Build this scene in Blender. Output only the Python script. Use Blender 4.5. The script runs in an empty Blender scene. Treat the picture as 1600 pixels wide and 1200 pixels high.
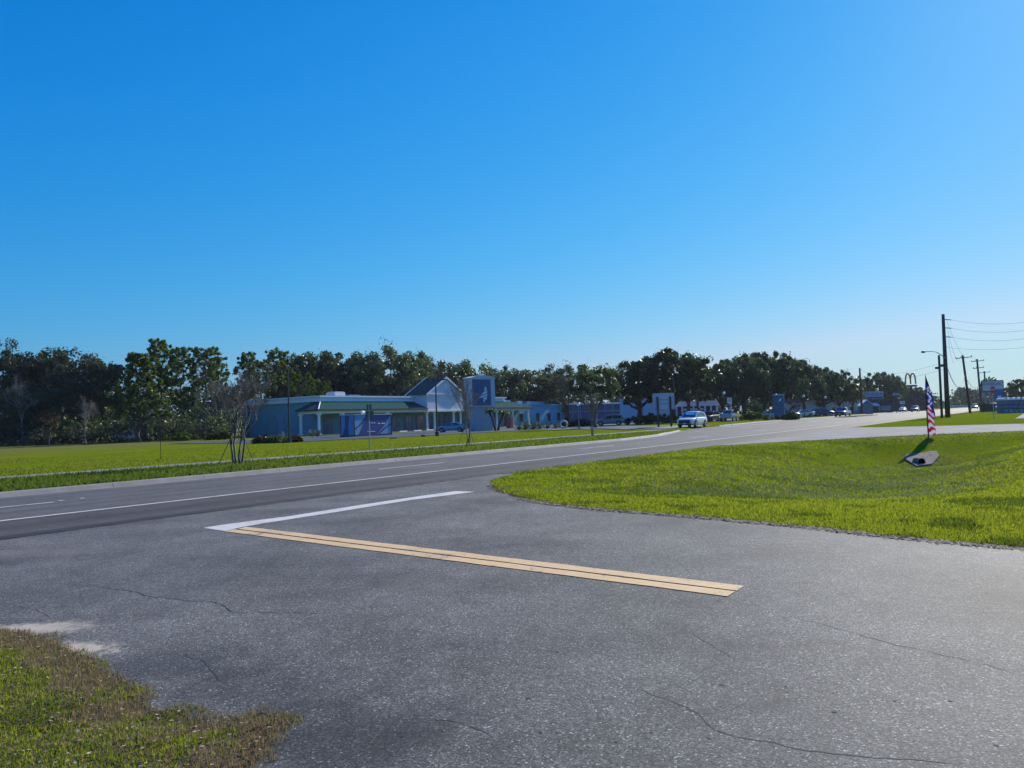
import bpy, bmesh, math, random
import numpy as np
from mathutils import Vector, Matrix

R = math.radians
SC = bpy.context.scene
COL = SC.collection

# ------------------------------------------------------------------ camera
F, CX, CY = 1200.0, 800.0, 600.0            # photo pixels (1600 x 1200)
CAM_H, PITCH, ROLL = 1.65, R(2.62), R(1.84)
cam_d = bpy.data.cameras.new("camera"); cam = bpy.data.objects.new("camera", cam_d); COL.objects.link(cam)
cam_d.sensor_width = 36.0; cam_d.lens = F / 1600 * 36.0
cam_d.clip_start = 0.05; cam_d.clip_end = 6000
CM = Matrix.Translation((0, 0, CAM_H)) @ Matrix.Rotation(R(90) + PITCH, 4, 'X') @ Matrix.Rotation(-ROLL, 4, 'Z')
cam.matrix_world = CM
SC.camera = cam

# ------------------------------------------------------------------ sky, sun, exposure
SUN_AZ, SUN_EL = R(39.0), R(30.0)
w = bpy.data.worlds.new("World"); SC.world = w; w.use_nodes = True
nt = w.node_tree; nt.nodes.clear()
sky = nt.nodes.new('ShaderNodeTexSky'); sky.sky_type = 'NISHITA'; sky.sun_disc = False
sky.sun_elevation = SUN_EL; sky.sun_rotation = SUN_AZ
sky.air_density = 1.6; sky.dust_density = 0.2; sky.ozone_density = 1.0; sky.altitude = 0
sep = nt.nodes.new('ShaderNodeSeparateColor'); comb = nt.nodes.new('ShaderNodeCombineColor')
nt.links.new(sky.outputs[0], sep.inputs[0])
for i, (k, g, lo, top) in enumerate(((.00263, 2.05, 0, .43), (.0594, .934, 0, .66), (.265, .513, .57, .83))):   # the camera's response to the sky, per channel
    pw = nt.nodes.new('ShaderNodeMath'); pw.operation = 'POWER'; pw.inputs[1].default_value = g
    mu = nt.nodes.new('ShaderNodeMath'); mu.operation = 'MULTIPLY'; mu.inputs[1].default_value = k / 0.12
    mn = nt.nodes.new('ShaderNodeMath'); mn.operation = 'MINIMUM'; mn.inputs[1].default_value = top / 0.12
    nt.links.new(sep.outputs[i], pw.inputs[0]); nt.links.new(pw.outputs[0], mu.inputs[0]); nt.links.new(mu.outputs[0], mn.inputs[0])
    mx_ = nt.nodes.new('ShaderNodeMath'); mx_.operation = 'MAXIMUM'; mx_.inputs[1].default_value = lo / 0.12
    sb = nt.nodes.new('ShaderNodeMath'); sb.operation = 'SUBTRACT'; sb.inputs[1].default_value = (.010 if i == 0 else 0) / 0.12
    nt.links.new(mn.outputs[0], sb.inputs[0]); nt.links.new(sb.outputs[0], mx_.inputs[0]); nt.links.new(mx_.outputs[0], comb.inputs[i])
bg = nt.nodes.new('ShaderNodeBackground'); bg.inputs['Strength'].default_value = 0.12
out = nt.nodes.new('ShaderNodeOutputWorld')
nt.links.new(comb.outputs[0], bg.inputs[0]); nt.links.new(bg.outputs[0], out.inputs[0])
sl = bpy.data.lights.new("sun", 'SUN'); sl.energy = 5.0; sl.angle = R(0.5); sl.color = (1.0, 0.94, 0.82)
so = bpy.data.objects.new("sun", sl); COL.objects.link(so)
SD = Vector((math.sin(SUN_AZ) * math.cos(SUN_EL), math.cos(SUN_AZ) * math.cos(SUN_EL), math.sin(SUN_EL)))
so.rotation_euler = (-SD).to_track_quat('-Z', 'Y').to_euler(); so.location = SD * 60
SC.view_settings.view_transform = 'Standard'; SC.view_settings.look = 'None'
SC.view_settings.gamma = 1.0; SC.view_settings.exposure = 0.25
SC.cycles.max_bounces = 6; SC.cycles.transparent_max_bounces = 8
SC.cycles.use_denoising = True
SC.cycles.caustics_reflective = False; SC.cycles.caustics_refractive = False

# ------------------------------------------------------------------ pixels <-> world, road frame
RM = CM.to_3x3()
def ray(px, py):
    return RM @ Vector(((px - CX) / F, -(py - CY) / F, -1.0))
def W(px, py, z=0.0):                      # where the sight line meets height z
    d = ray(px, py); k = (z - CAM_H) / d.z
    return Vector((d.x * k, d.y * k, z))
def WD(px, py, Y):                         # the point of a sight line at distance Y
    d = ray(px, py); k = Y / d.y
    return Vector((d.x * k, Y, CAM_H + d.z * k))
AZ = R(34.6)
UX, UY = math.sin(AZ), math.cos(AZ)
def P(s, t, z=0.0):                        # road frame: s along the road, t away to its left
    return Vector((s * UX - t * UY, s * UY + t * UX, z))
def ST(x, y):
    return x * UX + y * UY, -x * UY + y * UX
ROADROT = R(90) - AZ

def sm(x):
    x = np.clip(x, 0, 1); return x * x * (3 - 2 * x)
TKS = [-2000, 46, 54, 62, 75, 86, 115, 200, 4000]
TKT = [22.7, 22.7, 24.0, 26.4, 30.2, 31.6, 35.0, 36.5, 36.5]
def tk(s): return np.interp(s, TKS, TKT)
TN = 13.62                                  # near edge of the highway
# right hand edge of the side street, from the corner tip towards us and past us
EDGE = [(-.05, 22.9), (-.45, 22.0), (-.66, 20.8), (-.62, 19.3), (-.32, 17.6), (.16, 15.95), (.72, 14.8), (1.43, 13.8), (2.98, 12.2),
        (4.17, 10.8), (4.75, 9.88), (5.8, 8.7), (8.0, 5.9), (11.5, 1.0), (18, -9), (40, -42)]
DRV = [(10.6, 38.4), (12.6, 39.6), (15.3, 40.9), (20, 43.0), (25, 44.2), (30, 45.2), (45, 47.5), (90, 52), (90, 60), (60, 59), (45, 60), (40, 60.6), (34, 61.8), (30.0, 63.6), (29.2, 65.4)]
def seg_dist(x, y, pts):
    best = np.full(np.shape(x), 1e9)
    for (ax, ay), (bx, by) in zip(pts[:-1], pts[1:]):
        dx, dy = bx - ax, by - ay
        k = np.clip(((x - ax) * dx + (y - ay) * dy) / (dx * dx + dy * dy), 0, 1)
        best = np.minimum(best, np.hypot(x - ax - k * dx, y - ay - k * dy))
    return best
def inside(x, y, poly):
    x = np.asarray(x, float); y = np.asarray(y, float); c = np.zeros(x.shape, bool); n = len(poly)
    for i in range(n):
        x0, y0 = poly[i][0], poly[i][1]; x1, y1 = poly[(i + 1) % n][0], poly[(i + 1) % n][1]
        if y0 == y1: continue
        cond = ((y0 > y) != (y1 > y)) & (x < (x1 - x0) * (y - y0) / (y1 - y0) + x0)
        c ^= cond
    return c
PATCH_PX = [(392, 1205), (398, 1189), (425, 1165), (446, 1142), (446, 1126), (425, 1119), (397, 1121), (360, 1127), (322, 1131), (300, 1122), (277, 1114), (250, 1112),
            (225, 1110), (221, 1091), (212, 1078), (199, 1065), (178, 1057), (157, 1054), (145, 1040), (131, 1027), (100, 1013), (60, 996), (30, 988), (0, 988), (-120, 990)]
PATCH = [tuple(W(*p)[:2]) for p in PATCH_PX]
PATCH = [(-1.2, -40), (-1.15, 0), (-1.2, 2.4)] + PATCH + [(-6.2, 6.9), tuple(P(-1.5, 10.6)[:2]), tuple(P(-7, 12.9)[:2]), tuple(P(-40, 12.9)[:2]), (-60, -60)]
def rough_edge(pts, step, amp, seed):
    g = random.Random(seed); out = []
    for p, q in zip(pts[:-1], pts[1:]):
        L = math.dist(p, q); n = max(1, int(L / step))
        for i in range(n): out.append((p[0] + (q[0] - p[0]) * i / n + g.uniform(-amp, amp), p[1] + (q[1] - p[1]) * i / n + g.uniform(-amp, amp)))
    return out + [pts[-1]]
_a = PATCH.index(min(PATCH, key=lambda p: abs(p[1] - 2.4)))
PATCH = PATCH[:_a] + rough_edge(PATCH[_a:_a + 27], .07, .045, 3) + PATCH[_a + 27:]
STREET = [tuple(P(s, TN + .05)[:2]) for s in (-6.5, 0, 10, 17, 19.0)] + EDGE + [(-1.2, -42)] + PATCH[1:-2]
LAWN = EDGE + [(60, -60), (120, 0), (120, 56)] + list(reversed(DRV[:8])) + [tuple(P(s, TN)[:2]) for s in (38, 30, 24, 20)]
_rg = np.random.default_rng(5)
_W = [(_rg.uniform(-1, 1, 2) * k, _rg.uniform(0, 6.3), a) for k, a in ((.12, .05), (.22, .03), (.5, .018), (1.1, .01))]
def T(x, y):                                # terrain height
    x = np.asarray(x, float); y = np.asarray(y, float)
    s, t = ST(x, y); d = t - tk(s)
    far = .13 * sm(d / .22) * (1 - sm((d - 12) / 14))
    und = sum(a * np.sin(x * k[0] + y * k[1] + ph) for k, ph, a in _W)
    far = far + und * .7 * sm((d - 9) / 6)
    ds = seg_dist(x, y, EDGE); dd = seg_dist(x, y, DRV)
    lawn = inside(x, y, LAWN)
    sw = -.98 * np.exp(-((t - 4.7) / 3.9) ** 2) * sm((ds - .3) / 15) * sm((dd - 3.0) / 4.2)
    bank = .22 * np.exp(-((t + 6) / 4.0) ** 2) * sm((ds - .5) / 6) * sm(dd / 4)
    near = np.where(lawn & (t < TN - .3), sw + bank + (.03 + und * .6) * sm((ds - .2) / 2) * sm(dd / 2) * sm((TN - t - .3) / 2), 0)
    rs = np.hypot(x - 18.6, y - 34.6); pl = -.98 + .125 * np.clip(y - 33.4, -.6, 3.2) - .03
    near = np.where(lawn & (t < TN - .3), near + (pl - near) * (1 - sm((rs - 1.5) / 2.2)), near)
    return np.where(d > 0, far, near)
def TP(x, y):                               # the raised turf of the near verge
    return np.where(inside(x, y, PATCH), .04 * sm(seg_dist(x, y, PATCH[2:-4]) / .4), 0)
def Tz(p): return float(T(p[0], p[1]))

# ------------------------------------------------------------------ materials
MATS = {}
def nmat(name):
    m = bpy.data.materials.new(name); m.use_nodes = True
    b = m.node_tree.nodes['Principled BSDF']
    return m, m.node_tree, b
def N(nt, kind, **kw):
    n = nt.nodes.new(kind)
    for k, v in kw.items():
        if k in n.inputs: n.inputs[k].default_value = v
        else: setattr(n, k, v)
    return n
def coords(nt): return N(nt, 'ShaderNodeTexCoord').outputs['Object']
def noise(nt, vec, scale, detail=3, rough=.55):
    n = N(nt, 'ShaderNodeTexNoise'); n.inputs['Scale'].default_value = scale; n.inputs['Detail'].default_value = detail
    n.inputs['Roughness'].default_value = rough
    if vec is not None: nt.links.new(vec, n.inputs['Vector'])
    return n.outputs['Fac']
def ramp(nt, fac, stops):
    r = N(nt, 'ShaderNodeValToRGB'); e = r.color_ramp.elements
    while len(e) < len(stops): e.new(.5)
    for el, (p, c) in zip(e, stops):
        el.position = p; el.color = (c[0], c[1], c[2], 1) if hasattr(c, '__len__') else (c, c, c, 1)
    nt.links.new(fac, r.inputs[0]); return r.outputs[0]
def mix(nt, fac, a, b, typ='MIX'):
    m = N(nt, 'ShaderNodeMix'); m.data_type = 'RGBA'; m.blend_type = typ
    for sock, v in ((m.inputs[0], fac), (m.inputs[6], a), (m.inputs[7], b)):
        if isinstance(v, (int, float)): sock.default_value = v
        elif isinstance(v, tuple): sock.default_value = (v[0], v[1], v[2], 1)
        else: nt.links.new(v, sock)
    return m.outputs[2]
def bump(nt, b, h, strength, dist):
    bp = N(nt, 'ShaderNodeBump'); bp.inputs['Strength'].default_value = strength; bp.inputs['Distance'].default_value = dist
    nt.links.new(h, bp.inputs['Height']); nt.links.new(bp.outputs[0], b.inputs['Normal'])
def simple(name, c, rough=.6, var=.15, scale=3.0, metal=0.0, spec=.5, bmp=0.0, coat=0.0):
    if name in MATS: return MATS[name]
    m, nt, b = nmat(name); v = coords(nt)
    f = noise(nt, v, scale, 4)
    lo = tuple(x * (1 - var) for x in c); hi = tuple(min(1, x * (1 + var)) for x in c)
    nt.links.new(ramp(nt, f, [(.3, lo), (.7, hi)]), b.inputs['Base Color'])
    b.inputs['Roughness'].default_value = rough; b.inputs['Metallic'].default_value = metal
    b.inputs['Specular IOR Level'].default_value = spec; b.inputs['Coat Weight'].default_value = coat; b.inputs['Coat Roughness'].default_value = .08
    if bmp: bump(nt, b, noise(nt, v, scale * 12, 3), bmp, .02)
    MATS[name] = m; return m
def leafmat(name, c1, c2, trans=.35, tint=(1.25, 1.3, .5), var=.5, nscale=.9, spec=.05):
    m = bpy.data.materials.new(name); m.use_nodes = True; nt = m.node_tree; nt.nodes.clear()
    v = coords(nt); f = noise(nt, v, nscale, 4, .7)
    oi = N(nt, 'ShaderNodeObjectInfo')
    col = ramp(nt, f, [(.32, c1), (.68, c2)])
    hv = N(nt, 'ShaderNodeHueSaturation')
    mr = N(nt, 'ShaderNodeMapRange'); mr.inputs[3].default_value = 1 - var * .5; mr.inputs[4].default_value = 1 + var * .5
    nt.links.new(oi.outputs['Random'], mr.inputs[0]); nt.links.new(mr.outputs[0], hv.inputs['Value']); nt.links.new(col, hv.inputs['Color'])
    d = N(nt, 'ShaderNodeBsdfPrincipled'); d.inputs['Roughness'].default_value = .6 if spec < .2 else .42; d.inputs['Specular IOR Level'].default_value = spec
    tr = N(nt, 'ShaderNodeBsdfTranslucent')
    nt.links.new(hv.outputs[0], d.inputs['Base Color'])
    nt.links.new(mix(nt, 1.0, hv.outputs[0], tint, 'MULTIPLY'), tr.inputs['Color'])
    mx = N(nt, 'ShaderNodeMixShader'); mx.inputs[0].default_value = trans
    nt.links.new(d.outputs[0], mx.inputs[1]); nt.links.new(tr.outputs[0], mx.inputs[2])
    o = N(nt, 'ShaderNodeOutputMaterial'); nt.links.new(mx.outputs[0], o.inputs[0]); MATS[name] = m; return m

def asphalt_mat(name, base, patches, speck, rough=.7, sand=None, streak=False, stains=(), spec=.4):
    m, nt, b = nmat(name); v = coords(nt)
    big = ramp(nt, noise(nt, v, .55, 5, .6), [(.3, tuple(x * (1 - patches) for x in base)), (.7, tuple(x * (1 + patches) for x in base))])
    mid = ramp(nt, noise(nt, v, 4.5, 4, .6), [(.35, .88), (.65, 1.1)])
    vo = N(nt, 'ShaderNodeTexVoronoi'); vo.inputs['Scale'].default_value = 105; nt.links.new(v, vo.inputs['Vector'])
    sp = N(nt, 'ShaderNodeSeparateColor'); nt.links.new(vo.outputs['Color'], sp.inputs[0])
    ag = ramp(nt, sp.outputs[0], [(0, max(.12, 1 - speck * .5)), (.55, .94), (.82, 1 + speck * .3), (.96, 1 + speck * .6), (1, 1 + speck * 2.6)])
    fine = ramp(nt, noise(nt, v, 260, 2), [(.3, 1 - speck * .4), (.7, 1 + speck * .4)])
    c = mix(nt, 1.0, big, mid, 'MULTIPLY'); c = mix(nt, 1.0, c, ag, 'MULTIPLY'); c = mix(nt, 1.0, c, fine, 'MULTIPLY')
    if streak:                              # tyre-worn wheel paths along the road (object X runs along the road)
        mp = N(nt, 'ShaderNodeMapping'); mp.inputs['Scale'].default_value = (.012, 1.0, 1); nt.links.new(v, mp.inputs[0])
        c = mix(nt, 1.0, c, ramp(nt, noise(nt, mp.outputs[0], 1.1, 4, .65), [(.3, .66), (.7, 1.25)]), 'MULTIPLY')
        sx = N(nt, 'ShaderNodeSeparateXYZ'); nt.links.new(v, sx.inputs[0]); sr = N(nt, 'ShaderNodeMapRange'); sr.inputs[1].default_value = 16.15; sr.inputs[2].default_value = 16.3; nt.links.new(sx.outputs[1], sr.inputs[0])
        c = mix(nt, sr.outputs[0], mix(nt, 1.0, c, (.70, .66, .64), 'MULTIPLY'), c)     # the shoulder is an older, darker lay
    if sand:
        for (sx, sy, rx, ry, amt) in sand:
            mp = N(nt, 'ShaderNodeMapping'); mp.vector_type = 'TEXTURE'; mp.inputs['Location'].default_value = (sx, sy, 0); mp.inputs['Scale'].default_value = (rx, ry, 1)
            nt.links.new(v, mp.inputs[0])
            ln = N(nt, 'ShaderNodeVectorMath', operation='LENGTH'); nt.links.new(mp.outputs[0], ln.inputs[0])
            ad = N(nt, 'ShaderNodeMath', operation='ADD'); nt.links.new(ln.outputs['Value'], ad.inputs[0])
            nn = N(nt, 'ShaderNodeMath', operation='MULTIPLY_ADD'); nt.links.new(noise(nt, v, 9, 7, .8), nn.inputs[0]); nn.inputs[1].default_value = 2.6; nn.inputs[2].default_value = -1.3
            nt.links.new(nn.outputs[0], ad.inputs[1])
            fac = ramp(nt, ad.outputs[0], [(.4, amt), (.9, 0)])
            c = mix(nt, fac, c, (.50, .42, .31))
    for (sx, sy, rx, ry, amt) in stains:    # old oil and damp stains
        mp = N(nt, 'ShaderNodeMapping'); mp.vector_type = 'TEXTURE'; mp.inputs['Location'].default_value = (sx, sy, 0); mp.inputs['Scale'].default_value = (rx, ry, 1)
        nt.links.new(v, mp.inputs[0]); ln = N(nt, 'ShaderNodeVectorMath', operation='LENGTH'); nt.links.new(mp.outputs[0], ln.inputs[0])
        nn = N(nt, 'ShaderNodeMath', operation='MULTIPLY_ADD'); nt.links.new(noise(nt, v, 1.8, 5, .65), nn.inputs[0]); nn.inputs[1].default_value = 1.5; nn.inputs[2].default_value = -.75
        ad = N(nt, 'ShaderNodeMath', operation='ADD'); nt.links.new(ln.outputs['Value'], ad.inputs[0]); nt.links.new(nn.outputs[0], ad.inputs[1])
        c = mix(nt, ramp(nt, ad.outputs[0], [(.35, amt), (1.0, 0)]), c, mix(nt, 1.0, c, (.48, .50, .52), 'MULTIPLY'))
    nt.links.new(c, b.inputs['Base Color'])
    b.inputs['Roughness'].default_value = rough; b.inputs['Specular IOR Level'].default_value = spec
    hh = mix(nt, .5, sp.outputs[0], noise(nt, v, 180, 2))
    bump(nt, b, hh, .75, .007)
    MATS[name] = m; return m

sand_c = W(62, 984); sand_d = W(106, 1019)
M_STREET = asphalt_mat('worn_asphalt', (.122, .116, .101), .38, 1.25, .74,
                       [(sand_c.x, sand_c.y, .62, .3, .7), (sand_d.x, sand_d.y, .46, .3, 1.0), (W(20, 985).x, W(20, 985).y, .5, .2, .9), (W(40, 866).x, W(40, 866).y, 1.6, .5, .12)], False,
                       [(W(x_, y_).x, W(x_, y_).y, a_, b_, k_) for x_, y_, a_, b_, k_ in ((560, 1150, .8, .7, .95), (260, 1040, .9, .5, .8), (420, 1080, 1.0, .6, .7), (480, 880, 1.6, .5, .35), (900, 1010, 1.2, .5, .3), (900, 850, 1.5, .4, .3), (1250, 1000, .9, .35, .25))], .26)
M_ROAD = asphalt_mat('highway_asphalt', (.125, .115, .100), .16, .3, .74, None, True, (), .22)
M_LOT = asphalt_mat('parking_asphalt', (.07, .072, .078), .15, .2, .6)
M_CONC = simple('concrete', (.24, .22, .195), .8, .2, 1.5, bmp=.3)
M_CONC2 = simple('pale_concrete', (.235, .22, .205), .9, .2, .6, spec=.15, bmp=.2)
def road_paint(name, c, wear):
    m, nt, b = nmat(name); v = coords(nt)
    big = noise(nt, v, 1.3, 4, .6); fine = noise(nt, v, 60, 4, .75); mid = noise(nt, v, 9, 5, .7)
    col = mix(nt, 1.0, c, ramp(nt, mid, [(.3, .8), (.7, 1.08)]), 'MULTIPLY')
    su = N(nt, 'ShaderNodeMath', operation='ADD'); nt.links.new(fine, su.inputs[0]); nt.links.new(big, su.inputs[1])
    f2 = N(nt, 'ShaderNodeMath', operation='ADD'); nt.links.new(su.outputs[0], f2.inputs[0]); nt.links.new(mid, f2.inputs[1])
    worn = ramp(nt, f2.outputs[0], [(wear, 0), (wear + .16, .85)])
    mr = N(nt, 'ShaderNodeMath', operation='MULTIPLY'); nt.links.new(f2.outputs[0], mr.inputs[0]); mr.inputs[1].default_value = .5
    worn = ramp(nt, mr.outputs[0], [(wear * .5, 0), (wear * .5 + .07, .8)])
    nt.links.new(mix(nt, worn, col, (.085, .082, .075)), b.inputs['Base Color']); b.inputs['Roughness'].default_value = .75
    bump(nt, b, fine, .3, .004); MATS[name] = m; return m
M_WHITE_PAINT = road_paint('road_white', (.62, .585, .51), 1.60)
M_YELLOW_PAINT = road_paint('road_yellow', (.70, .46, .21), 1.60)
M_CRACK = simple('crack_tar', (.022, .022, .022), .8, .2)
M_EDGE = simple('asphalt_edge', (.018, .018, .02), .8, .2)

def grass_ground():
    m, nt, b = nmat('grass_ground'); v = coords(nt)
    f1 = noise(nt, v, .16, 5, .6); f2 = noise(nt, v, 2.2, 5, .7); f3 = noise(nt, v, 26, 3, .7)
    base = ramp(nt, f1, [(.34, (.17, .185, .02)), (.5, (.165, .22, .006)), (.68, (.19, .25, .008))])
    dry = ramp(nt, f2, [(.42, 1), (.72, 0)])
    c = mix(nt, ramp(nt, f2, [(.5, 0), (.75, .55)]), base, (.15, .13, .05))
    c = mix(nt, 1.0, c, ramp(nt, f3, [(.25, .45), (.75, 1.35)]), 'MULTIPLY')
    # the far left of the field is drier and browner
    sx = N(nt, 'ShaderNodeSeparateXYZ'); nt.links.new(v, sx.inputs[0])
    mr = N(nt, 'ShaderNodeMapRange'); mr.inputs[1].default_value = 52; mr.inputs[2].default_value = 95; nt.links.new(sx.outputs[1], mr.inputs[0])
    mr2 = N(nt, 'ShaderNodeMapRange'); mr2.inputs[1].default_value = -28; mr2.inputs[2].default_value = -48; nt.links.new(sx.outputs[0], mr2.inputs[0])
    mu = N(nt, 'ShaderNodeMath', operation='MULTIPLY'); nt.links.new(mr.outputs[0], mu.inputs[0]); nt.links.new(mr2.outputs[0], mu.inputs[1])
    mm = N(nt, 'ShaderNodeMath', operation='MULTIPLY'); nt.links.new(mu.outputs[0], mm.inputs[0]); mm.inputs[1].default_value = .7
    c = mix(nt, mm.outputs[0], c, (.17, .145, .06))
    nt.links.new(c, b.inputs['Base Color']); b.inputs['Roughness'].default_value = 1; b.inputs['Specular IOR Level'].default_value = 0
    hh = mix(nt, .4, noise(nt, v, 9, 5, .7), f3); bump(nt, b, hh, .9, .12)
    MATS['grass_ground'] = m; return m
M_GRASS = grass_ground()

# ------------------------------------------------------------------ mesh helpers
def link(name, me, mats=None, parent=None, smooth=False):
    o = bpy.data.objects.new(name, me)
    for m in (mats if isinstance(mats, (list, tuple)) else [mats]):
        if m: me.materials.append(m)
    if smooth:
        me.polygons.foreach_set('use_smooth', np.ones(len(me.polygons), bool))
    COL.objects.link(o)
    if parent: o.parent = parent
    return o
class MB:
    def __init__(s): s.v, s.f, s.mi = [], [], []
    def add(s, vs, fs, mi=0):
        o = len(s.v); s.v += [tuple(p) for p in vs]; s.f += [tuple(i + o for i in f) for f in fs]; s.mi += [mi] * len(fs); return s
    def box(s, x0, x1, y0, y1, z0, z1, mi=0):
        return s.add([(x0, y0, z0), (x1, y0, z0), (x1, y1, z0), (x0, y1, z0), (x0, y0, z1), (x1, y0, z1), (x1, y1, z1), (x0, y1, z1)],
                     [(0, 3, 2, 1), (4, 5, 6, 7), (0, 1, 5, 4), (1, 2, 6, 5), (2, 3, 7, 6), (3, 0, 4, 7)], mi)
    def cbox(s, cx, cy, z0, lx, ly, lz, mi=0): return s.box(cx - lx / 2, cx + lx / 2, cy - ly / 2, cy + ly / 2, z0, z0 + lz, mi)
    def prism(s, poly, y0, y1, plane='xz', mi=0):      # 2-D outline pushed through a thickness
        n = len(poly)
        def q(p, d): return {'xz': (p[0], d, p[1]), 'yz': (d, p[0], p[1]), 'xy': (p[0], p[1], d)}[plane]
        vs = [q(p, y0) for p in poly] + [q(p, y1) for p in poly]
        fs = [tuple(range(n)), tuple(range(2 * n - 1, n - 1, -1))] + [(i, i + n, (i + 1) % n + n, (i + 1) % n) for i in range(n)]
        return s.add(vs, fs, mi)
    def tube(s, pts, rad, n=8, mi=0, cap=True):
        pts = [Vector(p) for p in pts]; k = len(pts)
        if not hasattr(rad, '__len__'): rad = [rad] * k
        vs = []; ref = None
        for i, p in enumerate(pts):
            d = (pts[min(i + 1, k - 1)] - pts[max(i - 1, 0)]).normalized()
            if ref is None: ref = Vector((1, 0, 0)) if abs(d.x) < .9 else Vector((0, 1, 0))
            a = (ref - d * ref.dot(d)).normalized(); c = d.cross(a); ref = a
            vs += [p + (a * math.cos(2 * math.pi * j / n) + c * math.sin(2 * math.pi * j / n)) * rad[i] for j in range(n)]
        fs = [(i * n + j, i * n + (j + 1) % n, (i + 1) * n + (j + 1) % n, (i + 1) * n + j) for i in range(k - 1) for j in range(n)]
        if cap: fs += [tuple(range(n - 1, -1, -1)), tuple(range((k - 1) * n, k * n))]
        return s.add(vs, fs, mi)
    def lathe(s, prof, n=16, c=(0, 0, 0), axis='z', mi=0):
        vs = []
        for r, z in prof:
            for j in range(n):
                a = 2 * math.pi * j / n; p = (r * math.cos(a), r * math.sin(a), z)
                if axis == 'y': p = (p[0], p[2], p[1])
                if axis == 'x': p = (p[2], p[0], p[1])
                vs.append((p[0] + c[0], p[1] + c[1], p[2] + c[2]))
        k = len(prof)
        fs = [(i * n + j, i * n + (j + 1) % n, (i + 1) * n + (j + 1) % n, (i + 1) * n + j) for i in range(k - 1) for j in range(n)]
        fs += [tuple(range(n - 1, -1, -1)), tuple(range((k - 1) * n, k * n))]
        return s.add(vs, fs, mi)
    def build(s, name, mats, parent=None, smooth=False, bevel=0):
        me = bpy.data.meshes.new(name); me.from_pydata(s.v, [], s.f)
        o = link(name, me, mats, parent, smooth)
        if any(s.mi): me.polygons.foreach_set('material_index', s.mi)
        bm = bmesh.new(); bm.from_mesh(me); bmesh.ops.recalc_face_normals(bm, faces=bm.faces); bm.to_mesh(me); bm.free()
        if bevel:
            b = o.modifiers.new('bevel', 'BEVEL'); b.width = bevel; b.segments = 2; b.limit_method = 'ANGLE'
        return o
def npmesh(name, verts, quads, mat, parent=None, k=4, smooth=False):
    me = bpy.data.meshes.new(name); verts = np.ascontiguousarray(verts, np.float32).reshape(-1, 3)
    nf = len(quads) // k if np.ndim(quads) == 1 else len(quads); q = np.ascontiguousarray(quads, np.int32).ravel()
    me.vertices.add(len(verts)); me.vertices.foreach_set('co', verts.ravel())
    me.loops.add(nf * k); me.loops.foreach_set('vertex_index', q)
    me.polygons.add(nf); me.polygons.foreach_set('loop_start', np.arange(nf, dtype=np.int32) * k)
    me.update(calc_edges=True)
    return link(name, me, mat, parent, smooth)
def tag(o, label=None, cat=None, group=None, kind=None):
    if label: o['label'] = label
    if cat: o['category'] = cat
    if group: o['group'] = group
    if kind: o['kind'] = kind
    return o
def thing(name, label, cat, loc=(0, 0, 0), rz=0.0, group=None):
    o = bpy.data.objects.new(name, None); COL.objects.link(o); o.location = loc; o.rotation_euler = (0, 0, rz); o.empty_display_size = .3
    return tag(o, label, cat, group)
def copy_tree(o, parent=None):
    c = o.copy(); COL.objects.link(c); c.parent = parent
    for ch in list(o.children): copy_tree(ch, c)
    return c
def dup(root, label, loc, rz, sc=1.0, group=None):
    c = copy_tree(root); c.location = loc; c.rotation_euler = (0, 0, rz); c.scale = (sc,) * 3 if not hasattr(sc, '__len__') else sc
    c['label'] = label
    if group: c['group'] = group
    return c
def lettering(name, txt, size, mat, parent, loc, rot, ex=.004, sx=1.0):
    cu = bpy.data.curves.new(name, 'FONT'); cu.body = txt; cu.size = size; cu.extrude = ex; cu.align_x = 'CENTER'; cu.align_y = 'CENTER'
    tmp = bpy.data.objects.new(name, cu); me = bpy.data.meshes.new_from_object(tmp); bpy.data.objects.remove(tmp); bpy.data.curves.remove(cu)
    me.materials.clear(); me.materials.append(mat); me.name = name; o = bpy.data.objects.new(name, me); COL.objects.link(o)
    o.parent = parent; o.location = loc; o.rotation_euler = rot; o.scale = (sx, 1, 1); return o
# ------------------------------------------------------------------ ground sheet
def spaced(lo, hi, fine_lo, fine_hi, step, grow=1.25):
    a = list(np.arange(fine_lo, fine_hi + step / 2, step)); d = step
    while a[-1] < hi: d *= grow; a.append(a[-1] + d)
    d = step
    while a[0] > lo: d *= grow; a.insert(0, a[0] - d)
    return np.array(a)
gs = spaced(-1800, 4200, -34, 130, .8)
gt = np.unique(np.concatenate([spaced(-1800, 2600, -36, 13, .7), [13.3, 13.6, 18, 22.0, 22.7, 22.76, 22.95], np.arange(23.4, 34, .7)]))
gt = np.array([v for v in gt if not (13.0 < v < 23.4 and v not in (13.3, 13.6, 18, 22.0, 22.7, 22.76, 22.95))])
S_, T_ = np.meshgrid(gs, gt, indexing='ij')
wt = sm((T_ - 14) / 8.5) * (1 - sm((T_ - 45) / 60))
T2 = T_ + (tk(S_) - 22.7) * wt
GX = S_ * UX - T2 * UY; GY = S_ * UY + T2 * UX; GZ = T(GX, GY)
a, b = S_.shape; idx = np.arange(a * b).reshape(a, b)
q = np.stack([idx[:-1, :-1], idx[1:, :-1], idx[1:, 1:], idx[:-1, 1:]], -1).reshape(-1, 4)
tag(npmesh('ground', np.stack([GX, GY, GZ], -1), q, M_GRASS, smooth=True), kind='structure')

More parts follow.
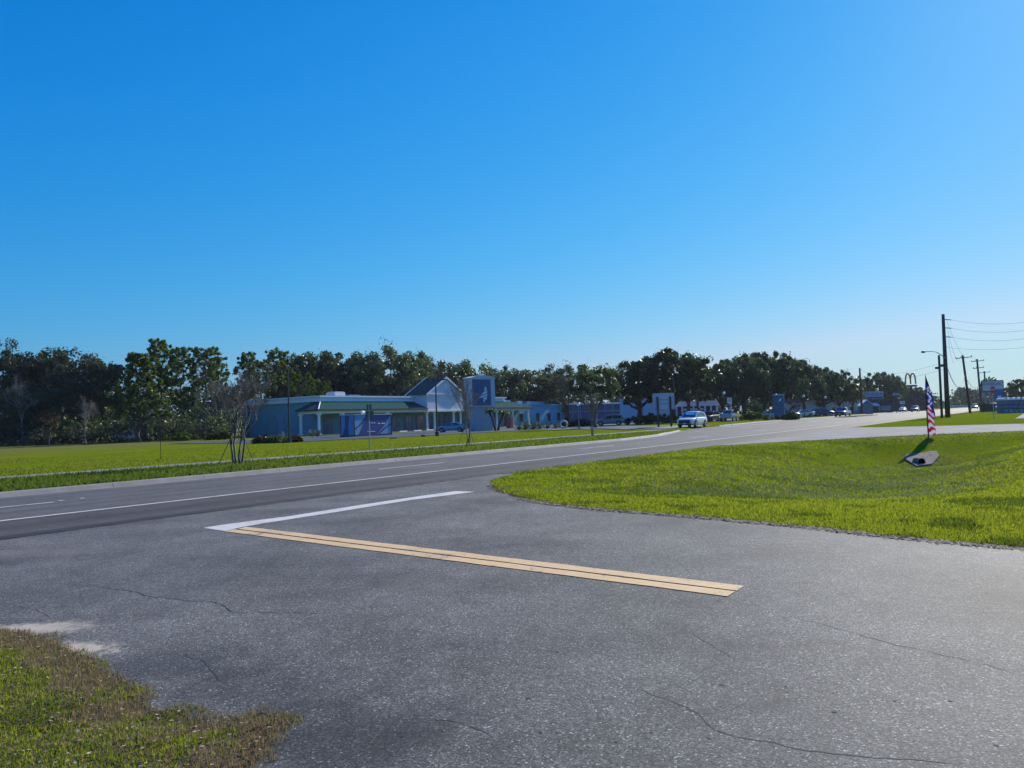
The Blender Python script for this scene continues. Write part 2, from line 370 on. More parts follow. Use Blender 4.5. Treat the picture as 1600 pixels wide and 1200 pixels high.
rng = np.random.default_rng(11); rnd = random.Random(4)
def road_obj(o): o.rotation_euler = (0, 0, ROADROT); return o
def ragged(poly, step, amp, keep=()):
    out = []
    for i in range(len(poly)):
        p, q_ = Vector(poly[i][:2]), Vector(poly[(i + 1) % len(poly)][:2]); L = (q_ - p).length
        n = max(1, int(L / step)) if L < 22 else 1
        nn = Vector((-(q_ - p).y, (q_ - p).x)).normalized()
        for j in range(n):
            k = j / n; pt = p.lerp(q_, k)
            out.append(tuple(pt + nn * rnd.uniform(-amp, amp)) if n > 1 else tuple(pt))
    return out
# side street: one flat sheet, with cracks as slightly raised tar-dark ribbons of the same mesh
mb = MB()
poly = ragged(STREET, .16, .035)
mb.add([(x, y, .010) for x, y in poly], [tuple(range(len(poly)))])
def crack(px, wid, seed, jit=.03, z=.0115, fade=True):
    r = random.Random(seed); pts = [W(*p)[:2] for p in px]; path = []
    for (x0, y0), (x1, y1) in zip(pts[:-1], pts[1:]):
        L = math.hypot(x1 - x0, y1 - y0); n = max(2, int(L / .05))
        for i in range(n):
            k = i / n; path.append((x0 + (x1 - x0) * k, y0 + (y1 - y0) * k))
    path.append(pts[-1]); off = 0; vs = []
    for i, (x, y) in enumerate(path):
        i0, i1 = max(i - 1, 0), min(i + 1, len(path) - 1)
        dx, dy = path[i1][0] - path[i0][0], path[i1][1] - path[i0][1]; L = math.hypot(dx, dy) or 1
        off = off * .88 + r.uniform(-jit, jit) * .7; e = min(i, len(path) - 1 - i) / max(1, len(path)); 
        hw = wid * .36 * r.uniform(.15, 1.3) * (min(1, e * 6 + .1) if fade else 1)
        nx, ny = -dy / L, dx / L
        vs += [(x + nx * (off + hw), y + ny * (off + hw), z), (x + nx * (off - hw), y + ny * (off - hw), z)]
    mb.add(vs, [(2 * i, 2 * i + 1, 2 * i + 3, 2 * i + 2) for i in range(len(path) - 1)], 1)
crack([(980, 1072), (1020, 1088), (1062, 1104), (1090, 1118), (1120, 1142), (1170, 1156), (1210, 1164), (1260, 1178), (1345, 1188), (1430, 1191), (1530, 1202)], .017, 1, .02)
crack([(95, 915), (140, 918), (185, 922), (230, 935), (268, 941), (330, 945), (380, 957), (440, 957), (500, 961), (560, 951), (640, 945)], .022, 2, .035)
crack([(640, 945), (700, 930), (760, 922), (840, 905)], .010, 7, .03)
crack([(289, 1016), (300, 1033), (316, 1035), (328, 1055), (345, 1075)], .012, 3, .02)
crack([(660, 1122), (700, 1128), (745, 1140), (770, 1155)], .011, 4, .02)
crack([(705, 1006), (722, 1018)], .010, 8, .01)
crack([(1230, 965), (1310, 985), (1400, 1010), (1500, 1030), (1600, 1058)], .016, 5, .02)
crack([(1075, 988), (1110, 1008), (1150, 1036)], .009, 6, .02)
crack([(20, 945), (60, 955), (90, 966)], .010, 9, .03)
for i in range(26):                                        # small tar spots and stones pressed into the surface
    x, y = rnd.uniform(500, 1590), rnd.uniform(880, 1190); p = W(x, y); r_ = rnd.uniform(.008, .02)
    mb.add([(p.x + r_ * math.cos(k) * rnd.uniform(.6, 1), p.y + r_ * math.sin(k) * rnd.uniform(.6, 1), .0125) for k in np.linspace(0, 6.28, 8)[:-1]], [tuple(range(7))], 1)
tag(mb.build('side_street', [M_STREET, M_CRACK]), kind='structure')

# highway: raised overlay with a broken near edge
mb = MB(); ss = list(np.arange(-300, -24, 6)) + list(np.arange(-24, 60, .22)) + list(np.arange(60, 130, 1)) + list(np.arange(130, 1600, 10))
vs = []; e = 0
for s in ss:
    e = e * .7 + rnd.uniform(-.035, .035); t0 = TN + (e if -24 < s < 62 else 0); tf = float(tk(s)) - .42
    vs += [(s, t0 - .05, -.02), (s, t0 - .03, .022), (s, t0 + .04, .036), (s, t0 + .22, .04), (s, tf, .04)]
n = len(ss)
mb.add(vs, [(5 * i + 3, 5 * i + 8, 5 * i + 9, 5 * i + 4) for i in range(n - 1)])
mb.add(vs, [(5 * i + k, 5 * i + 5 + k, 5 * i + 6 + k, 5 * i + 1 + k) for i in range(n - 1) for k in (0, 1, 2)], 1)
tag(road_obj(mb.build('highway', [M_ROAD, M_EDGE])), kind='structure')
def stripe(name, s0, s1, t, wd, z=.0445, step=2.0, mat=M_WHITE_PAINT, tf=None):
    mb = MB(); k = max(1, int(abs(s1 - s0) / step)); vs = []
    for i in range(k + 1):
        s = s0 + (s1 - s0) * i / k; tt = t if tf is None else tf(s)
        vs += [(s, tt - wd / 2, z), (s, tt + wd / 2, z)]
    mb.add(vs, [(2 * i, 2 * i + 2, 2 * i + 3, 2 * i + 1) for i in range(k)])
    return tag(road_obj(mb.build(name, mat)), kind='structure')
stripe('edge_line', -280, 80, 16.3, .155)
P0 = ST(*WD(80, 787, 18.1)[:2])[0]
e0 = ST(*W(80, 787)[:2])[0]
per = 14.4
for k in range(-2, 10):
    s1 = e0 + per * k; stripe('lane_dash', s1 - 3.6, s1, 19.35, .13)
for k in range(4, 12):
    s1 = e0 + per * k; stripe('lane_dash', s1 - 3.6, s1, 25.2, .12)
stripe('turn_bay_line', 82, 104, 29, .3)
p_, q_ = W(1160, 663), W(1212, 663.6)
# reflective road studs
mb = MB()
for px, py in ((95, 785.5), (128, 782), (1020, 690)):
    s, t = ST(*W(px, py)[:2]); mb.box(s - .06, s + .06, t - .06, t + .06, .042, .058)
tag(road_obj(mb.build('road_studs', M_WHITE_PAINT)), kind='structure')

# stop line and double yellow of the side street
def flat(name, px, mat, z=.0145, sub=0):
    pts = [W(*p) for p in px]
    if sub:
        pp = ragged([(p.x, p.y) for p in pts], sub, .008)
        pts = [Vector((a_[0], a_[1], 0)) for a_ in pp]
    mb = MB(); mb.add([(p.x, p.y, z) for p in pts], [tuple(range(len(pts)))])
    return tag(mb.build(name, mat), kind='structure')
flat('stop_line', [(318, 826), (348, 821), (450, 808), (560, 790.5), (640, 778.5), (711, 768.3), (742, 769.3), (640, 782.5), (560, 795.6), (450, 813), (380, 824.3), (352, 831)], M_WHITE_PAINT, sub=.25)
def yline(a0, a1, b0, b1):
    flat('yellow_line', [a0, a1, b1, b0], M_YELLOW_PAINT, .0165, sub=.25)
yline((384, 824.4), (1163, 918), (372, 828.0), (1152, 925.4))
yline((366, 828.6), (1149, 926.6), (351, 831.8), (1137, 934.2))

# kerb and gutter on the far side, cast in bays with joints
mb = MB(); s = -240.0
prof = [(-.46, -.02), (-.46, .045), (-.05, .03), (.02, .13), (.05, .15), (.2, .155), (.22, .02)]
while s < 330:
    L = 3.0 if s < 130 else 12
    if not (70 < s + L / 2 < 90):
        ring = []
        for sx in (s, s + L - .014):
            tt = float(tk(sx)); hgt = 1.0 if s < 60 else .55
            ring += [(sx, tt + d, z if z < .05 else .05 + (z - .05) * hgt) for d, z in prof]
        m = len(prof)
        mb.add(ring, [(i, i + 1, m + i + 1, m + i) for i in range(m - 1)] + [tuple(range(m)), tuple(range(2 * m - 1, m - 1, -1))])
    s += L
tag(road_obj(mb.build('kerb', M_CONC)), kind='structure')
# sidewalk, in slabs
mb = MB(); s = -150.0
while s < 69:
    mb.box(s, s + 1.79, 29.55, 31.15, -.05, float(T(*P(s + .8, 30.3)[:2])) + .035); s += 1.8
tag(road_obj(mb.build('sidewalk', M_CONC2)), kind='structure')
# driveway apron on the near side, car park of the blue building, its entrance drive
def sheet(name, pts, mat, z, amp=.03, step=.4):
    pp = ragged(pts, step, amp); mb = MB()
    mb.add([(x, y, z) for x, y in pp], [tuple(range(len(pp)))]); return tag(mb.build(name, mat), kind='structure')
dpoly = DRV + [tuple(P(s, TN + .06)[:2]) for s in (70.5, 60, 50, 38)]
sheet('driveway', dpoly, M_CONC2, .012)
def drape(name, polyst, mat, lift, nx=40, ny=16):          # four-cornered patch in road coordinates, draped on the terrain
    (a0, a1, a2, a3) = [Vector(p) for p in polyst]; vs = []
    for i in range(nx + 1):
        for j in range(ny + 1):
            p = a0.lerp(a1, i / nx).lerp(a3.lerp(a2, i / nx), j / ny); wv = P(p.x, p.y)
            vs.append((p.x, p.y, Tz(wv) + lift))
    q = [(i * (ny + 1) + j, (i + 1) * (ny + 1) + j, (i + 1) * (ny + 1) + j + 1, i * (ny + 1) + j + 1) for i in range(nx) for j in range(ny)]
    mb = MB(); mb.add(vs, q); return tag(road_obj(mb.build(name, mat)), kind='structure')
drape('car_park', [(50, 61), (175, 58.5), (175, 96), (50, 84)], M_LOT, .05, 60, 20)
drape('entrance_drive', [(74, 31.6), (89, 32.2), (104, 59), (92, 59)], M_CONC2, .05, 14, 14)
drape('frontage_drive', [(72, 35.5), (88, 37.5), (112, 58.8), (100, 58.8)], M_LOT, .075, 20, 10)
drape('far_car_park', [(120, 44), (215, 41), (215, 75), (120, 58.6)], M_CONC2, .05, 30, 10)
drape('corner_lot', [(96, -70), (330, -70), (330, 2.5), (96, 2.5)], M_CONC2, .03, 20, 20)
# traffic island in the wide junction ahead
i0 = P(150, 30.2)
mb = MB(); mb.prism([(148, 29.6), (152, 28.2), (176, 28.6), (178, 30), (176, 31.4), (152, 31.6)], .0, .17, 'xy'); 
mb.prism([(151, 29.6), (153, 28.8), (175, 29.2), (177, 30), (175, 31.0), (153, 31.1)], .16, .2, 'xy', 1)
tag(road_obj(mb.build('traffic_island', [M_CONC, M_GRASS])), kind='structure')

# ------------------------------------------------------------------ grass blades, litter
M_BLADE = leafmat('grass_blade', (.165, .215, .014), (.30, .325, .06), .5, (1.5, 1.45, .45), .0, 9)
M_BLADE_FAR = leafmat('field_grass_blade', (.16, .195, .016), (.24, .255, .045), .4, (1.4, 1.4, .5), .0, .8)
M_BLADE_DRY = leafmat('dry_grass_blade', (.42, .33, .21), (.15, .13, .05), .3, (1.2, 1.1, .7), .0, 30)
M_BLADE_DARK = leafmat('dark_grass_blade', (.08, .125, .02), (.165, .20, .04), .35, (1.4, 1.4, .5), .0, 7)
def blades(name, x, y, hmin, hmax, wd, mat, lean=.7, kind='stuff', zoff=0.0):
    n = len(x); z = T(x, y) + zoff; a = rng.uniform(0, 2 * np.pi, n); h = rng.uniform(hmin, hmax, n); l = rng.uniform(.1, lean, n) * h * 1.0
    b_ = rng.uniform(0, 2 * np.pi, n); hw = wd * rng.uniform(.6, 1.3, n) * .5 * np.clip(np.hypot(x, y) / 12, 1, 2.6)
    c, s_ = np.cos(a), np.sin(a); tip = np.stack([x + np.cos(b_) * l, y + np.sin(b_) * l, z + h * np.sqrt(np.maximum(.15, 1 - (l / h) ** 2 * .7))], -1)
    v = np.stack([np.stack([x - c * hw, y - s_ * hw, z - .01], -1), np.stack([x + c * hw, y + s_ * hw, z - .01], -1), tip], 1)
    return tag(npmesh(name, v, np.arange(n * 3), mat, k=3), kind=kind)
def scatter_px(n, pxlo, pxhi, pylo, pyhi, test, gamma=1.0):
    px = rng.uniform(pxlo, pxhi, n); py = pylo + (pyhi - pylo) * rng.uniform(0, 1, n) ** gamma
    d = np.stack([(px - CX) / F, -(py - CY) / F, -np.ones(n)], -1) @ np.array(RM).T
    k = -CAM_H / d[:, 2]; x, y = d[:, 0] * k, d[:, 1] * k
    ok = test(x, y) & (d[:, 2] < -.004); return x[ok], y[ok]
def unif(n, x0, x1, y0, y1, test):
    x = rng.uniform(x0, x1, n); y = rng.uniform(y0, y1, n); ok = test(x, y); return x[ok], y[ok]
in_lawn = lambda x, y: inside(x, y, LAWN) & (ST(x, y)[1] < TN - .02)
def cl(x, y, sc, lo, seed=0.):               # clumpiness mask from a few sines
    v = np.sin(x * sc + 1.3 + seed) * np.sin(y * sc * 1.13 + .7 - seed) + .6 * np.sin((x + y) * sc * 2.1 + seed) * np.sin((x - y) * sc * 1.7)
    return v > lo
x, y = scatter_px(330000, 700, 1660, 676, 880, in_lawn, 1.0); x2, y2 = unif(90000, -1, 34, 8, 46, in_lawn)
x, y = np.concatenate([x, x2]), np.concatenate([y, y2])
cm = cl(x, y, 3.1, -.1) | (rng.uniform(0, 1, len(x)) < .45); x, y = x[cm], y[cm]
dk = (cl(x, y, .55, .45, 1.) | cl(x, y, 2.1, .8)) & (rng.uniform(0, 1, len(x)) < .7) | (rng.uniform(0, 1, len(x)) < .07)
blades('lawn_grass', x[~dk], y[~dk], .02, .06, .016, M_BLADE, 1.6)
sp = ST(x, y)[1]; pw = (rng.uniform(0, 1, len(x)) < .30 * np.exp(-((sp - 5) / 3.2) ** 2) * (.4 + cl(x, y, 1.3, -.2, .4))) & (y > 17)
blades('pale_weeds', x[pw], y[pw] + .02, .03, .10, .035, leafmat('pale_weed', (.17, .20, .10), (.24, .26, .16), .3, (1.2, 1.2, .7), .0, 5), 1.2)
blades('weed_patches', x[dk], y[dk], .02, .085, .024, M_BLADE_DARK, 1.6)
in_patch = lambda x, y: inside(x, y, PATCH)
g_ = .06; sx_, sy_ = np.meshgrid(np.arange(-7, -1, g_), np.arange(2.4, 9.0, g_), indexing='ij')
ins = in_patch(sx_, sy_) | (seg_dist(sx_, sy_, PATCH[2:-4]) < .16); sv = np.stack([sx_, sy_, TP(sx_, sy_) + .006], -1).reshape(-1, 3); n1 = sx_.shape[1]
ii, jj = np.nonzero(ins[:-1, :-1] & ins[1:, :-1] & ins[1:, 1:] & ins[:-1, 1:]); base_ = ii * n1 + jj
tag(npmesh('verge_soil', sv, np.stack([base_, base_ + n1, base_ + n1 + 1, base_ + 1], -1), simple('thatch_soil', (.15, .11, .065), .95, .55, 9, spec=.05, bmp=.8), smooth=True), kind='structure')
in_wide = lambda x, y: inside(x, y, PATCH) | (seg_dist(x, y, PATCH[2:-4]) < .035 + .05 * np.abs(np.sin(x * 9 + y * 13)) ** 3)
x, y = unif(620000, -6.5, -1.1, 2.8, 9.5, in_wide)
hgt = np.sin(x * 6.1) * np.sin(y * 5.3 + 1)
dry = (seg_dist(x, y, PATCH[2:-4]) < .20 + .22 * np.sin(x * 7) * np.sin(y * 6) + rng.normal(0, .10, len(x))) | (cl(x, y, 2.3, .75) & (rng.uniform(0, 1, len(x)) < .7))
keep = ~(cl(x, y, 5.1, .95, 2.) | cl(x, y, 11, 1.0, 1.)) | (rng.uniform(0, 1, len(x)) < .4)
dk = cl(x, y, 1.9, .25, .8) ^ (rng.uniform(0, 1, len(x)) < .25)
blades('verge_grass', x[~dry & keep & ~dk], y[~dry & keep & ~dk], .012, .042, .012, M_BLADE, 1.8, zoff=TP(x[~dry & keep & ~dk], y[~dry & keep & ~dk]))
blades('verge_weeds', x[~dry & keep & dk], y[~dry & keep & dk], .012, .042, .014, M_BLADE_DARK, 1.7, zoff=TP(x[~dry & keep & dk], y[~dry & keep & dk]))
blades('dry_verge_grass', x[dry & keep], y[dry & keep], .015, .055, .010, M_BLADE_DRY, 1.7, zoff=TP(x[dry & keep], y[dry & keep]))
far_v = lambda x, y: (ST(x, y)[1] > tk(ST(x, y)[0]) + .25) & ((ST(x, y)[1] < 29.5) | (ST(x, y)[1] > 31.2)) & (ST(x, y)[1] < 60) & (ST(x, y)[0] < 70)
x, y = scatter_px(120000, -40, 1060, 668, 776, far_v)
s_, t_ = ST(x, y); strip = t_ < 29.5
blades('kerbside_grass', x[strip], y[strip], .06, .17, .035, M_BLADE_DARK, .9)
blades('field_grass', x[~strip], y[~strip], .03, .08, .03, M_BLADE_FAR, 1.3)
def flecks(name, x, y, size, mat, zo=.01):
    n = len(x); z = T(x, y) + zo; a = rng.uniform(0, 6.28, n); t1 = rng.uniform(-.22, .22, n); t2 = rng.uniform(-.22, .22, n); r = size * rng.uniform(.5, 1.2, n)
    u = np.stack([np.cos(a) * r, np.sin(a) * r, t1 * r], -1); v_ = np.stack([-np.sin(a) * r * .55, np.cos(a) * r * .55, t2 * r], -1); c = np.stack([x, y, z + r * .3], -1)
    return tag(npmesh(name, np.stack([c - u, c - v_, c + u, c + v_], 1), np.arange(n * 4), mat), kind='stuff')
M_LEAF_PALE = simple('dead_leaf_pale', (.38, .30, .22), 1.0, .35, 20, spec=.02); M_LEAF_BROWN = simple('dead_leaf_brown', (.14, .085, .05), 1.0, .45, 20, spec=.02)
def along(pts, n, sd, side=.0):
    L = np.cumsum([0] + [math.dist(p, q) for p, q in zip(pts[:-1], pts[1:])]); u = rng.uniform(0, L[-1], n)
    x = np.interp(u, L, [p[0] for p in pts]) + rng.normal(side, sd, n); y = np.interp(u, L, [p[1] for p in pts]) + rng.normal(side, sd, n); return x, y
x, y = along(EDGE[5:12], 2400, .055, -.10); flecks('edge_litter', x, y, .026, M_LEAF_PALE, .018)
x, y = along(EDGE[3:12], 1300, .07, -.01); flecks('edge_leaf_mould', x, y, .03, M_LEAF_BROWN, .012)
x, y = unif(16000, -6.5, -1.1, 2.8, 9.0, in_patch); k = rng.uniform(0, 1, len(x)) < .16
flecks('fallen_leaves', x[k], y[k], .013, M_LEAF_PALE, .03 + TP(x[k], y[k])); flecks('brown_fallen_leaves', x[~k], y[~k], .014, M_LEAF_BROWN, .02 + TP(x[~k], y[~k]))
x, y = along([tuple(P(s, TN - .12)[:2]) for s in (-14, 22)], 260, .1); flecks('asphalt_crumbs', x, y, .03, M_EDGE, .0)
# ------------------------------------------------------------------ buildings
M_STUCCO = simple('blue_stucco', (.17, .33, .36), .85, .06, .8, bmp=.15)
M_STUCCO_PALE = simple('pale_stucco', (.70, .70, .72), .85, .05, .8, bmp=.15)
M_TRIM = simple('white_trim', (.84, .83, .82), .7, .05, 2)
M_SHINGLE = simple('green_shingle', (.018, .075, .07), 1.0, .25, 2.5, spec=.05, bmp=.4)
M_FASCIA = simple('dark_fascia', (.03, .035, .04), .6, .2)
M_GLASS = simple('dark_window_glass', (.02, .035, .05), .08, .2, 1, spec=.8)
M_GLASS2 = simple('blue_window_glass', (.06, .14, .22), .1, .2, 1, spec=.8)
M_ARCHB = simple('arch_surround', (.24, .22, .26), .8, .1)
M_DOORW = simple('door_white', (.6, .6, .58), .5, .05)
M_METAL_D = simple('dark_metal', (.018, .02, .024), .45, .2, 3, metal=.0)
M_METAL_G = simple('galvanised_metal', (.33, .35, .36), .45, .15, 3, metal=.6)
M_ROOFGEAR = simple('roof_unit_metal', (.5, .52, .55), .5, .1)
M_WHITE = simple('white_wall', (.72, .72, .70), .85, .05, .6)
M_TAN = simple('tan_wall', (.58, .50, .42), .85, .08, .6)
M_BROWN = simple('brown_roof', (.16, .12, .10), .85, .15, .8)
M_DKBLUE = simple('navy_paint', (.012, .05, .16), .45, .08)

def arch(mb, cx, w_, h, y0, y1, n=10, grow=0.0, z0=0.0):
    r = w_ / 2 + grow; pts = [(cx - r, z0), (cx + r, z0)] + [(cx + r * math.cos(a_), h - w_ / 2 + r * math.sin(a_)) for a_ in np.linspace(0, math.pi, n)]
    mb.prism(pts, y0, y1, 'xz')
# main building: local x runs along its front (away down the road), local y into its depth
B0 = P(84.3, 96.2)
bA = thing('commercial_building', 'long blue stucco building with green porch roof and white pediment', 'building', (B0.x, B0.y, 0), ROADROT)
mb = MB(); mb.box(3, 56, 3, 23.5, -.3, 5.62); mb.build('wall', M_STUCCO, bA)
mb = MB(); mb.box(2.62, 56.38, 2.62, 23.88, 5.62, 5.92); mb.box(2.86, 56.14, 2.86, 23.64, 5.92, 6.34); mb.box(2.5, 56.5, 2.5, 24, 6.34, 6.62); mb.build('cornice', M_TRIM, bA)
mb = MB(); mb.box(-1.2, 57, -1.2, 3, -.2, .12); mb.build('porch_floor', M_CONC2, bA)
# porch roof: mono-pitch along the front, hipped round the near end
def porch_roof(x0, x1, hip):
    mb = MB(); ov = .7; z0, z1 = 4.2, 5.6
    if hip:
        mb.add([(x0 - ov, -ov, z0), (x1, -ov, z0), (x1, 3, z1), (x0 + 3, 3, z1), (x0 - ov, 4.9, z0), (x0 + 3, 4.9, z1),
                (x0 - ov, -ov, z0 - .16), (x1, -ov, z0 - .16), (x0 - ov, 4.9, z0 - .16), (x1, 3, z0 - .16), (x0 + 3, 3, z0 - .16), (x0 + 3, 4.9, z0 - .16)],
               [(0, 1, 2, 3), (0, 3, 5, 4), (4, 5, 11, 8), (1, 7, 9, 2), (6, 8, 11, 10), (6, 10, 9, 7)])
    else:
        mb.add([(x0, -ov, z0), (x1 + ov, -ov, z0), (x1 - 3, 3, z1), (x0, 3, z1), (x0, -ov, z0 - .16), (x1 + ov, -ov, z0 - .16), (x1 + ov, 4.9, z0), (x1 - 3, 4.9, z1), (x1 + ov, 4.9, z0 - .16), (x0, 3, z0 - .16)],
               [(0, 1, 2, 3), (1, 6, 7, 2), (0, 4, 5, 1), (1, 5, 8, 6), (4, 9, 8, 5), (0, 3, 9, 4)])
    o = mb.build('porch_roof', M_SHINGLE, bA)
    f = MB(); xa, xb = (x0 - ov - .03, x1) if hip else (x0, x1 + ov + .03)
    f.box(xa, xb, -ov - .06, -ov - .003, z0 - .24, z0 + .03)
    if hip: f.box(x0 - ov - .06, x0 - ov - .003, -ov, 4.9, z0 - .24, z0 + .03)
    else: f.box(x1 + ov + .003, x1 + ov + .06, -ov, 4.9, z0 - .24, z0 + .03)
    f.build('fascia', M_FASCIA, o)
    if hip:
        r = MB(); r.tube([(x0 - ov, -ov, z0 + .05), (x0 + 3, 3, z1 + .05)], .09, 6); r.build('ridge_cap', M_TRIM, o)
porch_roof(0, 26, True); porch_roof(37, 62, False)
mb = MB(); mb.box(-.28, 26, -.28, .28, 3.55, 4.03); mb.box(-.28, .28, .285, 4.6, 3.55, 4.03); mb.box(37, 61.5, -.28, .28, 3.55, 4.03); mb.build('porch_beam', M_TRIM, bA)
for cx, cy in ((0, 0), (0, 4.4), (5, 0), (10.3, 0), (15.7, 0), (26.4, 0), (28.6, 0), (34.4, 0), (36.6, 0), (43, 0), (49, 0), (55, 0), (61.2, 0)):
    c = MB(); h = 3.55
    c.lathe([(.24, .3), (.25, .5), (.215, h - .4), (.25, h - .32), (.21, h - .25)], 14, (cx, cy, 0)); c.cbox(cx, cy, .1, .58, .58, .2); c.cbox(cx, cy, h - .25, .6, .6, .25)
    c.build('column', M_TRIM, bA)
# pediment block above the entrance
mb = MB(); mb.box(26, 37, -.5, 4.2, 3.85, 7.0); mb.build('entrance_block', M_STUCCO_PALE, bA)
mb = MB(); mb.box(25.85, 37.15, -.66, -.503, 3.55, 3.9); mb.box(25.8, 37.2, -.7, -.503, 6.86, 7.1); mb.box(25.87, 25.997, -.5, 4.2, 3.55, 3.85); mb.build('entrance_trim', M_TRIM, bA)
mb = MB(); mb.prism([(26, 7.003), (37, 7.003), (31.5, 10.1)], -.5, 4.2, 'xz'); mb.build('gable', M_STUCCO_PALE, bA)
ro = MB()
for sx in (-1, 1):
    x_e, x_r = 31.5 + sx * 5.95, 31.5
    ro.add([(x_e, -.8, 6.95), (x_r, -.8, 10.3), (x_r, 4.5, 10.3), (x_e, 4.5, 6.95), (x_e, -.8, 6.78), (x_r, -.8, 10.12), (x_r, 4.5, 10.12), (x_e, 4.5, 6.78)],
           [(0, 1, 2, 3), (7, 6, 5, 4), (0, 3, 7, 4), (0, 4, 5, 1), (3, 2, 6, 7)])
gr = ro.build('gable_roof', M_SHINGLE, bA)
for y in (-.93, 4.51):
    b = MB(); b.prism([(25.5, 6.6), (25.5, 6.98), (31.5, 10.38), (37.5, 6.98), (37.5, 6.6), (31.5, 9.98)], y, y + .12, 'xz'); b.build('barge_board', M_TRIM, gr)
mb = MB(); mb.lathe([(.42, 0), (.42, .05)], 20, (31.5, -.56, 8.6), 'y'); mb.build('gable_vent', M_TRIM, bA)
# doors and arched windows below the porch
for cx, kind in ((4.6, 'w'), (8.4, 'w'), (12.0, 'w'), (17.2, 'd'), (21, 'w'), (24.4, 'w'), (27.8, 'd'), (30.4, 'w'), (33.2, 'w'), (35.8, 'w'), (40.5, 'w'), (46, 'w'), (52, 'w')):
    fr = MB(); arch(fr, cx, 1.9, 3.05, 2.9, 2.997, grow=.22, z0=.12); f = fr.build('window' if kind == 'w' else 'door', M_ARCHB, bA)
    g = MB(); arch(g, cx, 1.9, 3.05, 2.86, 2.897, z0=.22); g.build('pane', M_GLASS2 if kind == 'w' else M_GLASS, f)
    m_ = MB()
    if kind == 'd':
        m_.box(cx - .62, cx - .52, 2.80, 2.857, .15, 2.3); m_.box(cx + .52, cx + .62, 2.80, 2.857, .15, 2.3); m_.box(cx - .62, cx + .62, 2.80, 2.857, 2.3, 2.42)
    else:
        m_.box(cx - .03, cx + .03, 2.82, 2.857, .22, 3.0); m_.box(cx - .95, cx + .95, 2.825, 2.857, 2.0, 2.07)
    m_.build('frame', M_DOORW if kind == 'd' else M_STUCCO, f)
# electrical cabinet and conduit on the end wall, blind panels, roof gear
mb = MB(); mb.box(2.72, 2.997, 12.3, 14.0, 2.7, 3.7); mb.box(2.8, 2.997, 12.5, 13.6, .05, 2.7); mb.build('meter_cabinet', simple('cabinet_blue', (.17, .36, .48), .5, .06), bA)
mb = MB(); mb.box(2.9, 2.997, 3.6, 6.6, .1, 3.5); mb.build('wall_panel', simple('panel_blue', (.14, .31, .45), .7, .05), bA)
for x, y, l, d, h in ((9, 6, 2.4, 2.2, .9), (12.5, 12, 2.2, 2, .7), (20, 14, 3, 2, .8)):
    b = MB(); b.box(x, x + l, y, y + d, 6.1, 6.5 + h); b.box(x + .2, x + l - .2, y + .2, y + d - .2, 6.5 + h, 6.62 + h); b.build('roof_unit', M_ROOFGEAR, bA)
# wheel stops
for i, (cx, nm) in enumerate(((17.4, 'in front of the white-framed door'), (21.2, 'middle one of the three under the arched windows'), (24.6, 'next to the entrance columns'), (29.5, 'behind the parked blue car'))):
    m_ = MB(); m_.prism([(-.09, 0), (.09, 0), (.06, .15), (-.06, .15)], -1.0, 1.0, 'yz'); o = m_.build('wheel_stop', M_TRIM)
    p = P(84.3 + cx, 94.0); o.location = (p.x, p.y, Tz(p) + .05); o.rotation_euler = (0, 0, ROADROT)
    tag(o, 'white concrete wheel stop ' + nm, 'wheel stop', 'white wheel stops before the porch')

# blue wing beyond, with its own flat roof
p = P(84.3, 99.2)
bB = thing('blue_wing', 'low flat-roofed bright blue building behind the agave bed', 'building', (p.x, p.y, 0), ROADROT)
mb = MB(); mb.box(57, 84, -.2, 14, -.3, 4.75); mb.build('wall', simple('bright_blue_stucco', (.11, .36, .50), .85, .06, .8, bmp=.15), bB)
mb = MB(); mb.box(56.9, 84.15, -.35, 14.1, 4.75, 5.0); mb.build('parapet', simple('blue_parapet', (.13, .32, .48), .8, .05), bB)
for cx in (62.5, 69.5, 74.5, 79):
    f = MB(); f.box(cx - .75, cx + .75, -.26, -.203, .9, 2.9); f = f.build('window', M_ARCHB, bB); g = MB(); g.box(cx - .62, cx + .62, -.3, -.263, 1.0, 2.8); g.build('pane', M_GLASS, f)
for x, l, h in ((60, 3, .8), (66, 2, .6), (70, 9, .5), (80, 3, .9)):
    b = MB(); b.box(x, x + l, 3, 6, 4.9, 5.3 + h); b.build('roof_unit', M_ROOFGEAR, bB)

# medical-looking blocks beyond
def block(name, label, px0, px1, py_top, Y, mat, depth=12, roof=M_TRIM, rz=0.0, over=.25, rh=.35):
    a_ = WD(px0, 655, Y); b_ = WD(px1, 655, Y); top = WD((px0 + px1) / 2, py_top, Y).z
    r = thing(name, label, 'building', ((a_.x + b_.x) / 2, Y, 0), rz); L = (b_.x - a_.x) / 2 / max(.4, math.cos(rz))
    m = MB(); m.box(-L, L, 0, depth, -.3, top - rh); m.build('wall', mat, r)
    m = MB(); m.box(-L - over, L + over, -over * 1.5, depth + over, top - rh, top); m.build('roof', roof, r)
    return r, L, top
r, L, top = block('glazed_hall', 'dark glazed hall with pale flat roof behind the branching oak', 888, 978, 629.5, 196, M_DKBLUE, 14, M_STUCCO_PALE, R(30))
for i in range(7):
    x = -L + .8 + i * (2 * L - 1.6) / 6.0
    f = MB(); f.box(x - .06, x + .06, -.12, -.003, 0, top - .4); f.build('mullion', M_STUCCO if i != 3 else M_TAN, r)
f = MB(); f.box(-L, L, -.1, -.004, 2.9, 3.05); f.build('transom', M_STUCCO, r)
r, L, top = block('white_annex', 'plain white stucco annex beside the dark glazed hall', 970, 1050, 621.5, 168, simple('annex_white', (.5, .6, .7), .85, .05), 14, simple('annex_roof', (.55, .63, .72), .8), R(-8), .12)
